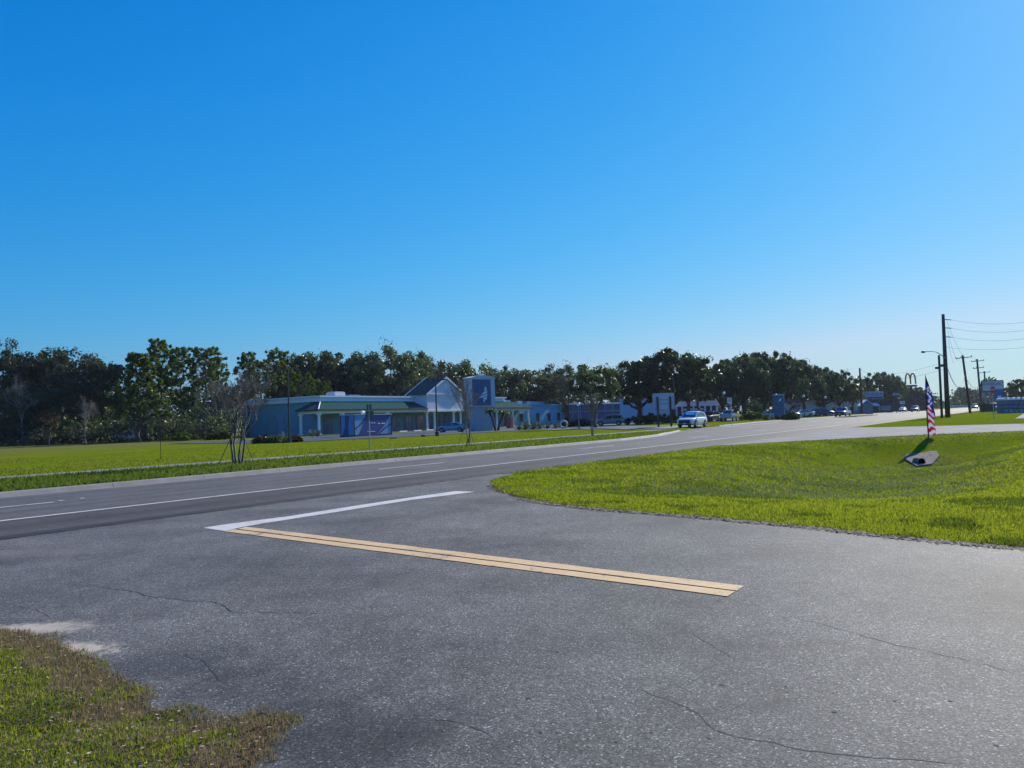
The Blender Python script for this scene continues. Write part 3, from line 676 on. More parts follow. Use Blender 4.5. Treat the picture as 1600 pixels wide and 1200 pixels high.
for x in (-1.2, 3.4):
    f = MB(); f.box(x - .5, x + .5, -.06, -.003, 0.2 if x < 0 else 2.6, 4.2 if x < 0 else 3.7); f.build('window', M_GLASS2, r)
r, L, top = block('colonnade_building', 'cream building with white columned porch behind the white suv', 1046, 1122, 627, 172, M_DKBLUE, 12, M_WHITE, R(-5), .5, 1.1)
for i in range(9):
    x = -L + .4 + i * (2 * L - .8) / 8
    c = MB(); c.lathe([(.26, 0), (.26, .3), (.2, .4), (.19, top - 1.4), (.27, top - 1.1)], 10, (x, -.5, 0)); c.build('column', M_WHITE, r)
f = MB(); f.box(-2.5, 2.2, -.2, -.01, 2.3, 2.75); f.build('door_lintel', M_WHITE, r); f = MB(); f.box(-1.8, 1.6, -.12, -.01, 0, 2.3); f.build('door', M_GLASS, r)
r, L, top = block('roadside_shop', 'long low building with pinkish tan walls and brown roof behind the blue pickup', 1232, 1350, 623.5, 205, M_TAN, 12, M_BROWN, R(-12), .8, .45)
for x in (-7, -3, 2, 6.5):
    f = MB(); f.box(x - .6, x + .6, -.08, -.003, .9, 2.2); f = f.build('window', M_TRIM, r); g = MB(); g.box(x - .5, x + .5, -.11, -.083, 1, 2.1); g.build('pane', M_GLASS, f)
f = MB(); f.box(-L, L, -.05, -.002, 0, 1.0); f.build('plinth', simple('grey_plinth', (.3, .3, .34), .8), r)
r, L, top = block('dark_shop', 'dark single-storey shop under the pale rectangular sign', 1356, 1394, 623, 225, simple('shop_navy', (.04, .06, .10), .8), 12, M_FASCIA, R(-8), .5, 1.0)
f = MB(); f.box(-.5, L - .4, -.12, -.003, .6, 2.2); f = f.build('window', M_METAL_D, r); g = MB(); g.box(-.4, L - .5, -.16, -.123, .7, 2.1); g.build('pane', M_GLASS2, f)
f = MB(); f.add([(-L, -3.0, 2.3), (-.8, -3.0, 2.3), (-.8, -.01, 3.1), (-L, -.01, 3.1), (-L, -3, 2.15), (-.8, -3, 2.15), (-.8, -.01, 2.95), (-L, -.01, 2.95)], [(0, 1, 2, 3), (7, 6, 5, 4), (0, 4, 5, 1), (1, 5, 6, 2), (0, 3, 7, 4)]); f.build('awning', M_TRIM, r)
# teal gabled kiosk
p = WD(1355, 646, 196)
k = thing('gabled_kiosk', 'small teal gabled kiosk right of the bare utility pole', 'kiosk', (p.x, 196, 0), R(-12))
m = MB(); m.prism([(-1.4, 0), (1.4, 0), (1.4, 2.3), (0, 3.5), (-1.4, 2.3)], 0, 3, 'xz'); m.build('wall', simple('teal_wall', (.06, .22, .30), .7), k)
for sx in (-1, 1):
    m = MB(); m.prism([(0, 3.52), (sx * 1.75, 2.05), (sx * 1.75, 2.22), (0, 3.72)], -.3, 3.3, 'xz'); m.build('roof', M_TRIM if sx < 0 else M_STUCCO_PALE, k)
for x in (-.85, 0, .85):
    m = MB(); m.box(x - .28, x + .28, -.04, -.003, .4, 2.2); m.build('window', M_GLASS2, k)
# far commercial buildings along the road
block('far_store', 'pale store front far off behind the feather banner', 1490, 1530, 633, 420, simple('far_white', (.6, .62, .66), .8), 14, M_STUCCO_PALE, 0, .4)
block('distant_mall', 'low dark red roofed restaurant beneath the arch sign', 1408, 1450, 622, 260, simple('dark_brick', (.10, .055, .05), .8), 14, simple('maroon_roof', (.12, .04, .05), .7), R(-5), .6, 1.2)

# ------------------------------------------------------------------ sign tower
p = WD(751, 673, 119); zt = Tz(p)
tw = thing('sign_tower', 'tall stucco tower sign with navy panel and pale sail emblem', 'sign', (p.x, p.y, zt), ROADROT - R(20))
M_TWR = simple('tower_stucco', (.36, .42, .44), .85, .06, .8, bmp=.15); M_TWR2 = simple('tower_stucco_pale', (.55, .58, .60), .85, .06, .8, bmp=.15)
m = MB(); m.box(-1.5, 1.75, -.85, .95, -.2, 3.75); m.build('base', M_TWR, tw)
m = MB(); m.box(-2.15, 2.15, -1.1, 1.1, 3.75, 8.1); m.build('sign_box', M_TWR2, tw)
m = MB(); m.prism([(-2.25, 8.1), (2.25, 8.1), (2.25, 8.22), (1.3, 8.5), (0, 8.6), (-1.3, 8.5), (-2.25, 8.22)], -1.2, 1.2, 'xz'); m.build('curved_cap', M_TWR2, tw)
for px_ in (-.35, .15):
    m = MB(); m.cbox(px_, -.9, 8.56, .22, .3, .2); m.build('floodlight', M_TRIM, tw)
m = MB(); m.box(-2.0, 1.35, -1.16, -1.103, 3.95, 7.95); pn = m.build('sign_panel', simple('sign_navy', (.015, .10, .22), .35, .05), tw)
M_EMB = simple('emblem_pale', (.62, .74, .80), .5, .05)
def em(pts):                                   # emblem blades in panel units: x 0..1 across, z 0..1 up
    m = MB(); m.prism([(-2.0 + 3.35 * x, 3.95 + 4.0 * z) for x, z in pts], -1.175, -1.163, 'xz'); m.build('emblem_blade', M_EMB, pn)
em([(.69, .76), (.78, .60), (.62, .55), (.655, .66)])
em([(.60, .52), (.78, .57), (.79, .47), (.45, .40), (.53, .46)])
em([(.40, .37), (.80, .44), (.79, .38), (.50, .30), (.30, .27)])
em([(.52, .28), (.79, .355), (.75, .24), (.66, .20), (.62, .25)])
em([(.56, .22), (.62, .24), (.66, .15), (.60, .12)])

# painted storage container by the porch
p = W(572, 682); 
ct = thing('storage_container', 'dark blue portable storage container with light blue swoosh panels', 'container', (p.x - .2, p.y + 1.5, Tz(p) + .05), ROADROT)
m = MB(); m.box(-3.4, 3.4, -1.25, 1.25, .12, 2.75); m.build('body', simple('container_navy', (.012, .05, .20), .45, .06), ct)
m = MB(); m.box(-3.5, 3.5, -1.33, -1.21, 0, .14); m.box(-3.5, 3.5, 1.21, 1.33, 0, .14)
for x in (-3.46, 3.36):
    for y in (-1.31, 1.21): m.box(x, x + .1, y, y + .1, .14, 2.8)
m.build('frame', M_METAL_D, ct)
m = MB(); m.box(-3.52, 3.52, -1.36, 1.36, 2.752, 2.86); m.build('roof', simple('container_roof', (.5, .52, .55), .6), ct)
M_SW = simple('swoosh_blue', (.16, .36, .58), .5, .06); M_SW2 = simple('swoosh_mid', (.09, .24, .44), .5, .06)
def sw(pts, mat, y=-1.262):
    m = MB(); m.prism(pts, y, y + .01, 'xz'); m.build('swoosh', mat, ct)
sw([(-3.3, .2), (-3.3, 2.7), (-1.7, 2.7), (-1.3, 2.55), (-2.1, 1.2), (-2.7, .2)], M_SW)
sw([(-3.3, 1.1), (-2.5, 1.5), (-1.4, 2.6), (-1.25, 2.6), (-1.9, 1.6), (-2.8, 1.15), (-3.3, .8)], M_DKBLUE, -1.268)
sw([(3.3, .2), (3.3, 2.65), (2.9, 2.3), (2.2, 1.4), (.7, .2)], M_SW)
sw([(3.3, 1.35), (2.3, .9), (1.2, .2), (.8, .2), (1.7, .85), (3.3, 1.6)], M_DKBLUE, -1.268)
m = MB(); m.box(-3.412, -3.403, -1.2, 1.2, .15, 2.7); m.build('end_panel', M_SW2, ct)
m = MB(); m.prism([(-.25, .15), (.9, .15), (.45, 1.2), (.4, 2.7), (-.45, 2.7), (-.1, 1.2)], -3.425, -3.414, 'yz'); m.build('end_stripe', M_DKBLUE, ct)
for x, z, l in ((-.8, 1.62, .22), (-.35, 1.64, .26), (.1, 1.62, .24), (.85, 1.52, .4), (1.5, 1.52, .7)):
    m = MB(); m.box(x, x + l, -1.273, -1.263, z, z + .12); m.build('small_print', M_TRIM, ct)
m = MB(); m.box(-1.1, .3, -1.273, -1.263, .52, .6); m.build('small_print', M_TRIM, ct)
m = MB(); m.tube([(-1.6, -.9, 2.86), (-1.5, -.7, 3.15), (-1.0, -.6, 3.1), (-.7, -.8, 2.9)], [.1, .2, .2, .1], 8); o = m.build('white_tarp', M_TRIM, None, True)
o.location = ct.location; o.rotation_euler = ct.rotation_euler; tag(o, 'crumpled white tarp lying on top of the painted container', 'tarp')
# ------------------------------------------------------------------ trees
trng = np.random.default_rng(34)
M_BARK = simple('bark_brown', (.06, .05, .042), .9, .35, 2.5, bmp=.6)
M_BARK_G = simple('bark_grey', (.10, .095, .09), .9, .3, 2.5, bmp=.5)
M_BARK_P = simple('bark_pale', (.20, .18, .16), .85, .25, 3)
M_BARK_C = simple('crape_bark', (.10, .088, .08), .85, .5, 6)
M_TWIG = simple('twig_grey', (.14, .12, .105), .9, .3, 2)
M_TWIG_R = simple('twig_reddish', (.11, .07, .06), .9, .3, 2)
M_OAK = leafmat('oak_leaf', (.034, .056, .022), (.092, .118, .05), .36, (1.3, 1.4, .5), .7, .9, .4)
M_OAK2 = leafmat('live_oak_leaf', (.030, .054, .025), (.072, .102, .046), .34, (1.3, 1.4, .6), .6, .9, .4)
M_PINE = leafmat('pine_needle', (.036, .07, .014), (.10, .145, .024), .42, (1.6, 1.5, .35), .5, .9, .3)
M_GREYLEAF = leafmat('grey_leaf', (.05, .062, .036), (.095, .10, .06), .15, (1.1, 1.1, .8), .5)
M_REDLEAF = leafmat('russet_leaf', (.06, .035, .028), (.09, .05, .035), .2, (1.3, 1.0, .6), .4)
M_BRIGHT = leafmat('bright_leaf', (.05, .09, .012), (.09, .14, .02), .35, (1.5, 1.4, .3), .4)
M_BLUEGREEN = leafmat('agave_leaf', (.10, .15, .12), (.16, .21, .17), .1, (1.1, 1.2, .7), .3)
M_SHRUB = leafmat('shrub_leaf', (.025, .04, .012), (.05, .075, .02), .25, (1.3, 1.4, .4), .4)

def leafquads(c, rad, n, size, flat=.8, shell=.45, up=.0):
    """n leaf-sized faces spread through each clump of centres c (k,3) and radii rad (k,)"""
    c = np.repeat(np.asarray(c, float), n, 0); r = np.repeat(np.asarray(rad, float), n)
    d = trng.normal(size=c.shape); d /= np.linalg.norm(d, axis=1)[:, None]
    rr = r * trng.uniform(shell, 1, len(r)) ** .8 * trng.uniform(.75, 1.2, len(r))
    p = c + d * rr[:, None] * np.array([1, 1, flat])
    u = trng.normal(size=c.shape); u /= np.linalg.norm(u, axis=1)[:, None]
    v = np.cross(u, trng.normal(size=c.shape) + np.array([0, 0, up])); v /= np.linalg.norm(v, axis=1)[:, None]
    s = (size * trng.uniform(.55, 1.25, len(r)))[:, None]
    q = np.stack([p - u * s, p - v * s * .5, p + u * s, p + v * s * .5], 1)
    return q.reshape(-1, 3)
def leafobj_mesh(name, q, mat):
    me = bpy.data.meshes.new(name); n = len(q) // 4
    me.vertices.add(len(q)); me.vertices.foreach_set('co', np.ascontiguousarray(q, np.float32).ravel())
    me.loops.add(n * 4); me.loops.foreach_set('vertex_index', np.arange(n * 4, dtype=np.int32))
    me.polygons.add(n); me.polygons.foreach_set('loop_start', np.arange(n, dtype=np.int32) * 4); me.update(calc_edges=True)
    me.materials.append(mat); return me
def tubes_mesh(name, tubes, mat, n=6):
    mb = MB()
    for pts, rad in tubes: mb.tube(pts, rad, n if rad[0] > .05 else 4, cap=False)
    me = bpy.data.meshes.new(name); me.from_pydata(mb.v, [], mb.f); me.materials.append(mat)
    me.polygons.foreach_set('use_smooth', np.ones(len(me.polygons), bool)); return me
def bend(p, q, k, sag=.12):
    p, q = Vector(p), Vector(q); L = (q - p).length
    o = Vector(trng.normal(size=3)) * L * sag * .6
    return [p.lerp(q, i / k) + o * math.sin(math.pi * i / k) + Vector(trng.normal(size=3)) * L * .02 * (0 < i < k) for i in range(k + 1)]

def make_oak(H=12.0, Wd=12.0, nc=46, leafn=95, lsize=.34, trunk=.28, clear=.28, mat=M_OAK, bark=M_BARK, crown_low=.22, gaps=.0):
    tubes = []; th = H * clear
    fork = [Vector((trng.normal() * .2, trng.normal() * .2, th))]
    tubes.append((bend((0, 0, -.2), fork[0], 4, .06), [trunk * 1.45, trunk * 1.1, trunk, trunk * .95, trunk * .9]))
    C, Rd = [], []
    nl = 6; limbs = []
    for i in range(nl):
        a = 2 * math.pi * (i + trng.uniform(-.3, .3)) / nl; e = trng.uniform(.35, .6)
        tip = Vector((math.cos(a) * Wd * .5 * e, math.sin(a) * Wd * .5 * e, th + (H - th) * trng.uniform(.35, .62)))
        pts = bend(fork[0], tip, 5, .18); tubes.append((pts, list(np.linspace(trunk * .62, trunk * .2, 6)))); limbs += pts[2:]
    top = Vector((trng.normal() * .5, trng.normal() * .5, H * .75)); pts = bend(fork[0], top, 5, .1); tubes.append((pts, list(np.linspace(trunk * .7, trunk * .2, 6)))); limbs += pts[2:]
    while len(C) < nc:
        d = trng.normal(size=3); d /= np.linalg.norm(d); r = trng.uniform(.45, 1.0)
        zc = H * (crown_low + 1) / 2; hz = H * (1 - crown_low) / 2
        p = Vector((d[0] * r * Wd * .46, d[1] * r * Wd * .46, zc + d[2] * r * hz * .88))
        if p.z < H * crown_low: continue
        cr = H * trng.uniform(.042, .098) * (1.15 - .3 * r)
        C.append(tuple(p)); Rd.append(cr)
        b = min(limbs, key=lambda l: (l - p).length + max(0, l.z - p.z) * 1.2)
        tubes.append((bend(b, p, 3, .15), [trunk * .17, trunk * .12, trunk * .07, trunk * .03]))
        for _ in range(2):
            e = p + Vector(trng.normal(size=3)) * cr * .8; tubes.append(([p.lerp(b, .3), e], [trunk * .06, trunk * .02]))
    q = np.concatenate([leafquads(C, Rd, leafn, lsize, .75), leafquads(np.array(C) + trng.normal(size=(nc, 3)) * .3, np.array(Rd) * 1.25, leafn // 5, lsize * .8, .8, .6)])
    return (tubes_mesh('trunk', tubes, bark), leafobj_mesh('crown', q, mat), H)

def make_pine(H=18.0, Wd=7.0, start=.45, nc=44, leafn=80, mat=M_PINE, lsize=.36, trunk=.22, bottom_wide=False):
    tubes = [(bend((0, 0, -.2), (trng.normal() * .3, trng.normal() * .3, H * .96), 8, .015), list(np.linspace(trunk * 1.3, trunk * .25, 9)))]
    axis = tubes[0][0]; C, Rd = [], []
    for i in range(nc):
        k = start + (1 - start) * (i + trng.uniform()) / nc; z = H * k
        wz = (Wd / 2) * ((1.15 - .75 * ((k - start) / (1 - start)) ** 1.3) if bottom_wide else (.55 + .65 * math.sin(math.pi * min(1, (k - start) / (1 - start) * .85 + .12))))
        a = trng.uniform(0, 6.28); r = wz * trng.uniform(.35, 1.0); p = Vector((math.cos(a) * r, math.sin(a) * r, z + r * .12))
        j = min(8, max(0, int(k * 8))); b = axis[j]; b = Vector((b.x, b.y, z - r * .25))
        tubes.append((bend(b, p, 3, .1), [trunk * .2, trunk * .15, trunk * .1, trunk * .05]))
        C.append(tuple(p)); Rd.append(H * trng.uniform(.016, .04))
    C.append((axis[-1].x, axis[-1].y, H * .97)); Rd.append(H * .035)
    q = leafquads(C, Rd, leafn, lsize * .72, .75, .15)
    return (tubes_mesh('trunk', tubes, M_BARK), leafobj_mesh('crown', q, mat), H)

def make_bare(H=9.0, spread=.5, stems=1, base_r=.12, bark=M_BARK_G, twig=M_TWIG, depth=4, upright=.6, kids=4, first=.3, dry=None, dryn=0):
    trunk_t, twig_t, tips = [], [], []
    def grow(p, d, L, r, lv):
        q = p + d * L; pts = bend(p, q, 3, .07); (trunk_t if r > .022 else twig_t).append((pts, list(np.linspace(r, max(r * .6, .006), 4))))
        if lv == 0: tips.append(q); return
        for i in range(kids):
            k = trng.uniform(.45, 1.0); b = pts[-1].lerp(pts[1], 1 - k) if i else pts[-1]
            nd = (d * upright + Vector(trng.normal(size=3)) * spread + Vector((0, 0, .25))).normalized()
            grow(b, nd, L * trng.uniform(.5, .8), r * trng.uniform(.42, .62), lv - 1)
    for s in range(stems):
        a = 2 * math.pi * s / stems + .4; lean = .05 if stems > 1 else .03
        o = Vector((math.cos(a) * .13, math.sin(a) * .13, -.05)) if stems > 1 else Vector((0, 0, -.1))
        grow(o, Vector((math.cos(a) * lean, math.sin(a) * lean, 1)).normalized(), H * first, base_r, depth)
    mt = tubes_mesh('trunk', trunk_t, bark); mc = tubes_mesh('crown', twig_t, twig, 4)
    if dry is not None:
        q = leafquads([tuple(t) for t in tips], np.full(len(tips), H * .03), dryn, .12); v0 = len(mc.vertices)
        return (mt, mc, H, leafobj_mesh('dry_leaves', q, dry))
    return (mt, mc, max([v.z for t in twig_t for v in t[0]]))

TOPS = {}
def put_tree(name, proto, label, px, py_top, Y, wf=1.0, rz=None, cat='tree', group=None, pbase=656):
    b = WD(px, pbase, Y); z = Tz(b); top = WD(px, py_top, Y).z
    if proto[1].name not in TOPS:
        zz = np.empty(len(proto[1].vertices) * 3, np.float32); proto[1].vertices.foreach_get('co', zz); TOPS[proto[1].name] = float(np.percentile(zz[2::3], 99.2))
    sc = (top - z) / TOPS[proto[1].name]
    r = thing(name, label, cat, (b.x, Y, z - .05), trng.uniform(0, 6.28) if rz is None else rz, group); r.scale = (sc * wf, sc * wf, sc)
    for nm, me in zip(('trunk', 'crown', None, 'dry_leaves'), proto):
        if nm is None or not hasattr(me, 'vertices'): continue
        o = bpy.data.objects.new(nm, me); COL.objects.link(o); o.parent = r
    return r
OAKS = [make_oak(H=12, Wd=w_, nc=int(n_ * 1.6), leafn=120, lsize=.23, clear=c_, crown_low=cl_) for w_, n_, c_, cl_ in ((10, 50, .3, .25), (12, 56, .25, .2), (8.5, 42, .36, .3), (11, 48, .28, .22))]
LIVE = [make_oak(H=11, Wd=15, nc=105, leafn=130, lsize=.25, trunk=.42, clear=.22, mat=M_OAK2, bark=M_BARK, crown_low=.2) for _ in range(2)] + [make_oak(H=11, Wd=13, nc=84, leafn=110, lsize=.24, trunk=.4, clear=.25, mat=M_OAK2, bark=M_BARK, crown_low=.25)]
VASE = make_oak(H=10, Wd=8.6, nc=58, leafn=58, lsize=.26, trunk=.3, clear=.17, mat=M_OAK, bark=M_BARK_G, crown_low=.36)
PINES = [make_pine(18, 6, .48, 130, 55), make_pine(18, 7.5, .36, 170, 55), make_pine(18, 8, .58, 120, 55)]
BIGPINE = make_pine(15, 9.5, .25, 230, 70, bottom_wide=True, trunk=.3)
BUSHPINE = make_pine(9, 8, .15, 90, 80, M_BRIGHT, .4, .2, True)
GREYOAKS = [make_oak(H=12, Wd=9, nc=75, leafn=75, lsize=.22, trunk=.24, mat=M_GREYLEAF, bark=M_BARK_G, crown_low=.25), make_oak(H=12, Wd=10, nc=70, leafn=75, lsize=.22, trunk=.24, mat=M_GREYLEAF, bark=M_BARK_G, crown_low=.15)]
BARES = [make_bare(10, .42, 1, .14, M_BARK_P, M_BARK_P, 5, .75, 4, .32), make_bare(10, .6, 1, .13, M_BARK_G, M_TWIG, 5, .55, 4, .3)]
RED = make_oak(H=6, Wd=3.6, nc=30, leafn=45, lsize=.14, trunk=.1, mat=M_REDLEAF, bark=M_BARK_G, clear=.35, crown_low=.4)
CRAPES = [make_bare(4.6, .30, 5, .042, M_BARK_C, M_TWIG, 5, .95, 3, .34), make_bare(4.6, .28, 4, .04, M_BARK_C, M_TWIG, 5, .95, 3, .36)]
WOOD = [
 # name, proto, px, top, Y, width, label
 ('tall_tree', GREYOAKS[0], 4, 534, 128, .75, 'tall thin half-bare tree at the far left end of the woods'),
 ('wood_tree', GREYOAKS[1], 36, 556, 131, .9, 'grey twiggy tree next to the tall thin tree at the end of the woods'),
 ('wood_tree', OAKS[0], 70, 552, 134, .9, 'dark oak rising behind the reddish bare bush at the wood edge'),
 ('wood_tree', GREYOAKS[0], 101, 548, 132, 1.1, 'broad brownish oak crown forming the rounded top of the left woods'),
 ('wood_tree', GREYOAKS[1], 128, 557, 127, .9, 'olive brown tree behind the silvery bare tree'),
 ('wood_tree', OAKS[2], 156, 566, 128, .9, 'low dark tree filling the dip left of the big pine'),
 ('wood_tree', GREYOAKS[1], 16, 610, 119, .9, 'low grey scrubby tree at the very edge of the field'),
 ('wood_tree', OAKS[3], 58, 612, 122, .8, 'low dark green tree between pale trunk and reddish bush'),
 ('bare_tree', BARES[0], 33, 586, 118, .7, 'slim pale bare tree standing left of the reddish bush'),
 ('bare_tree', BARES[0], 134, 620, 114, .9, 'silvery leafless tree in front of the dark woods left of the white pickup'),
 ('red_tree', RED, 76, 643, 112.5, 1.0, 'small reddish brown bushy tree at the field edge'),
 ('pine_tree', BIGPINE, 217, 553, 113, 1.0, 'big spreading pine with yellow green sides above the white pickup'),
 ('pine_tree', PINES[0], 250, 531, 133, .9, 'tallest pine in the woods with an open crown'),
 ('pine_tree', PINES[1], 283, 544, 136, .9, 'tall dense pine immediately right of the tallest pine'),
 ('pine_tree', PINES[2], 322, 542, 124, 1.0, 'tall pine with long bare trunk behind the thin lamp pole'),
 ('pine_tree', PINES[1], 338, 560, 138, .8, 'dark pine filling the gap behind the long-trunked pine'),
 ('bare_tree', BARES[1], 349, 588, 130, .8, 'grey bare tree among the pines behind the nearest staked tree'),
 ('pine_tree', PINES[0], 388, 551, 138, .9, 'narrow pine top above the far end of the blue end wall'),
 ('pine_tree', PINES[2], 408, 562, 140, .9, 'smaller pine between the two taller ones above the blue end wall'),
 ('pine_tree', PINES[1], 433, 547, 146, .9, 'tall dark pine behind the parking lot light pole'),
 ('wood_tree', GREYOAKS[0], 455, 556, 150, .8, 'brownish hazy crown right of the tall parking lot light pole'),
 ('pine_tree', BUSHPINE, 474, 584, 142, 1.0, 'bright green rounded pine above the roof units of the blue building'),
 ('pine_tree', BUSHPINE, 506, 596, 141, .8, 'lower bright green pine at the front corner of the blue roof'),
 ('wood_tree', OAKS[2], 490, 553, 156, .9, 'loose grey green crown above the bright green pines'),
 ('wood_tree', OAKS[0], 530, 553, 160, .9, 'dark oak above the cornice corner of the blue building'),
 ('wood_tree', OAKS[3], 568, 556, 165, .9, 'oak with light showing under its crown behind the blue roof'),
 ('wood_tree', OAKS[1], 612, 545, 160, .95, 'biggest dark oak crown over the porch roof left of the pediment'),
 ('wood_tree', OAKS[2], 645, 552, 166, .8, 'dark crown touching the right side of the biggest oak'),
 ('wood_tree', GREYOAKS[0], 672, 560, 170, .8, 'thin see-through crown just above the pediment'),
 ('wood_tree', OAKS[0], 706, 568, 178, .9, 'oak between the pediment and the tower sign'),
 ('wood_tree', OAKS[3], 738, 567, 182, .9, 'dark oak crown directly behind the tower sign top'),
 ('wood_tree', OAKS[1], 778, 574, 186, .9, 'dark oak just right of the tower sign'),
 ('wood_tree', OAKS[2], 806, 579, 190, 1.0, 'round dark crown over the right end of the porch'),
 ('wood_tree', OAKS[0], 836, 580, 195, 1.0, 'dark oak over the start of the bright blue wing'),
 ('wood_tree', OAKS[3], 862, 575, 205, .9, 'dark oak behind the brown leafless crown'),
 ('wood_tree', OAKS[1], 892, 573, 212, .9, 'wide dark crown between brown crown and branching oak'),
 ('wood_tree', GREYOAKS[1], 872, 590, 192, .9, 'brown leafless rounded crown above the blue wing'),
 ('oak_tree', VASE, 931, 570, 108, 1.0, 'grey trunked vase shaped oak in front of the glazed hall'),
 ('oak_tree', LIVE[0], 998, 562, 138, .8, 'live oak above the white annex wall'),
 ('oak_tree', LIVE[1], 1052, 548, 135, .9, 'tallest live oak behind the two-post white sign'),
 ('oak_tree', LIVE[2], 1078, 556, 150, .7, 'live oak between the tallest live oak and the cabbage palm'),
 ('oak_tree', LIVE[0], 1128, 566, 146, .8, 'dark live oak behind the globe lamp nearest the white suv'),
 ('oak_tree', LIVE[2], 1163, 557, 150, .8, 'live oak with ragged top above the small white road sign'),
 ('oak_tree', LIVE[1], 1196, 553, 155, .75, 'dense live oak just left of the blue sign box'),
 ('oak_tree', LIVE[0], 1226, 557, 160, .75, 'live oak right above the blue sign box'),
 ('oak_tree', LIVE[2], 1257, 569, 172, .75, 'live oak shading the parked white cars'),
 ('oak_tree', LIVE[1], 1288, 576, 178, .72, 'rounded live oak behind the blue pickup'),
 ('oak_tree', LIVE[0], 1312, 581, 186, .62, 'live oak at the right end of the oak row'),
 ('oak_tree', LIVE[2], 1333, 601, 192, .5, 'small outermost oak beside the bare utility pole'),
 ('oak_tree', LIVE[1], 1378, 583, 262, .8, 'bluish oak with ragged top behind the pale rectangular sign'),
 ('oak_tree', LIVE[2], 1398, 586, 272, .6, 'dark oak touching the left side of the arch sign'),
 ('oak_tree', LIVE[0], 1432, 604, 285, .8, 'low dark oak below the arch sign'),
 ('oak_tree', LIVE[2], 1356, 606, 280, .7, 'low tree between the utility pole and the pale rectangular sign'),
 ('oak_tree', LIVE[0], 1600, 591, 232, .7, 'dark round oak at the right edge behind the arched sheds'),
 ('oak_tree', LIVE[1], 1576, 606, 262, .5, 'small dark tree left of the round oak behind the sheds'),
]
for nm, pr, px, top, Y, wf, lab in WOOD:
    put_tree(nm, pr, lab, px, top, Y, wf, group='oaks along the frontage' if nm == 'oak_tree' else 'trees of the woods')
# crape myrtles with stakes along the sidewalk
def stakes(root, h=1.5, r=.7):
    for i in range(3):
        a = 2.1 * i + .5; m = MB(); m.tube([(math.cos(a) * r, math.sin(a) * r, -.05), (math.cos(a) * .12, math.sin(a) * .12, h)], .012, 5); m.build('guy_stake', M_METAL_D, root)
for px, pyb, pyt, pr, wf, lab in ((372, 727, 576, CRAPES[0], 1.3, 'leafless multi-stemmed street tree nearest the camera, held by stakes'), (731, 697, 590, CRAPES[1], 1.0, 'leafless street tree standing in front of the blue car and tower sign'),
                         (926, 681, 616, CRAPES[0], .7, 'small staked bare tree in front of the grey trunked oak')):
    b = W(px, pyb, .12)
    t = put_tree('street_tree', pr, lab, px, pyt, b.y, wf, pbase=pyb, group='young staked trees along the sidewalk'); stakes(t)
# far wood and undergrowth: masses nobody could count
def clumpmass(name, pts, mat, leafn, lsize, lab=None):
    C = [p[:3] for p in pts]; Rr = [p[3] for p in pts]
    me = leafobj_mesh(name, leafquads(C, Rr, leafn, lsize, .85), mat); o = bpy.data.objects.new(name, me); COL.objects.link(o); return tag(o, kind='stuff')
pts = []
for i in range(520):
    px = trng.uniform(-60, 366); Y = trng.uniform(116, 150); b = WD(px, 660, Y); pts.append((b.x, Y, trng.uniform(.3, 3.2) * (1 + (Y - 116) / 20), trng.uniform(.7, 1.5)))
clumpmass('undergrowth', pts, M_OAK, 55, .26)
pts = []
for i in range(300):
    px = trng.uniform(-60, 340); Y = trng.uniform(114, 126); b = WD(px, 660, Y); pts.append((b.x, Y, trng.uniform(.3, 2.6), trng.uniform(.5, 1.1)))
clumpmass('grey_scrub', pts, M_GREYLEAF, 45, .2)
pts = []
for i in range(900):
    px = trng.uniform(-90, 980); Y = trng.uniform(150, 190) + max(0, px - 500) * .12; b = WD(px, 660, Y); pts.append((b.x, Y, trng.uniform(.6, 9.5) + (1 if px < 700 else 0), trng.uniform(1.2, 2.4)))
clumpmass('backwoods', pts, M_OAK, 42, .5)
pts = []
for i in range(420):
    px = trng.uniform(940, 1345); Y = trng.uniform(205, 235); b = WD(px, 650, Y); pts.append((b.x, Y, trng.uniform(.6, 9.), trng.uniform(1.4, 2.6)))
clumpmass('backwoods', pts, M_OAK2, 40, .6)
pts = []
for i in range(900):
    px = trng.uniform(1300, 1720); Y = trng.uniform(430, 640); b = WD(px, 650, Y); pk = 1 + .5 * math.sin(px * .05) + .35 * math.sin(px * .13 + 1)
    pts.append((b.x, Y, trng.uniform(.5, 11) * pk * .72, trng.uniform(2.5, 4.5)))
clumpmass('far_wood', pts, leafmat('far_leaf', (.03, .055, .03), (.055, .085, .045), .2, (1.2, 1.2, .7), .1), 30, 1.2)  # distance haze is partly put into this leaf colour

# cabbage palm, sago palms, agaves and shrubs
def frond(mb, base, a, L, droop, wd, rise=.5, n=5):
    prev = None; vs = []
    for i in range(n + 1):
        k = i / n; r = L * k * (1 - .15 * k * droop); z = rise * L * math.sin(k * 1.6) - droop * L * .55 * k * k
        c = Vector((math.cos(a) * r, math.sin(a) * r, z)) + Vector(base); s = Vector((-math.sin(a), math.cos(a), 0)) * wd * math.sin(math.pi * min(1, .12 + k * .88)) ** .7
        vs += [c - s - Vector((0, 0, abs(wd) * .35)), c, c + s - Vector((0, 0, abs(wd) * .35))]
    mb.add(vs, [(3 * i + j, 3 * i + j + 1, 3 * i + j + 4, 3 * i + j + 3) for i in range(n) for j in (0, 1)])
b = WD(1093, 653, 141); pm = thing('palm_tree', 'cabbage palm with round fan crown among the live oaks', 'palm', (b.x, 141, Tz(b)))
top = WD(1091, 582, 141).z
m = MB(); m.tube(bend((0, 0, -.2), (-.2, 0, top - 1.0), 6, .02), [.28, .24, .22, .22, .21, .21, .24], 9); m.build('trunk', M_BARK_G, pm, True)
m = MB()
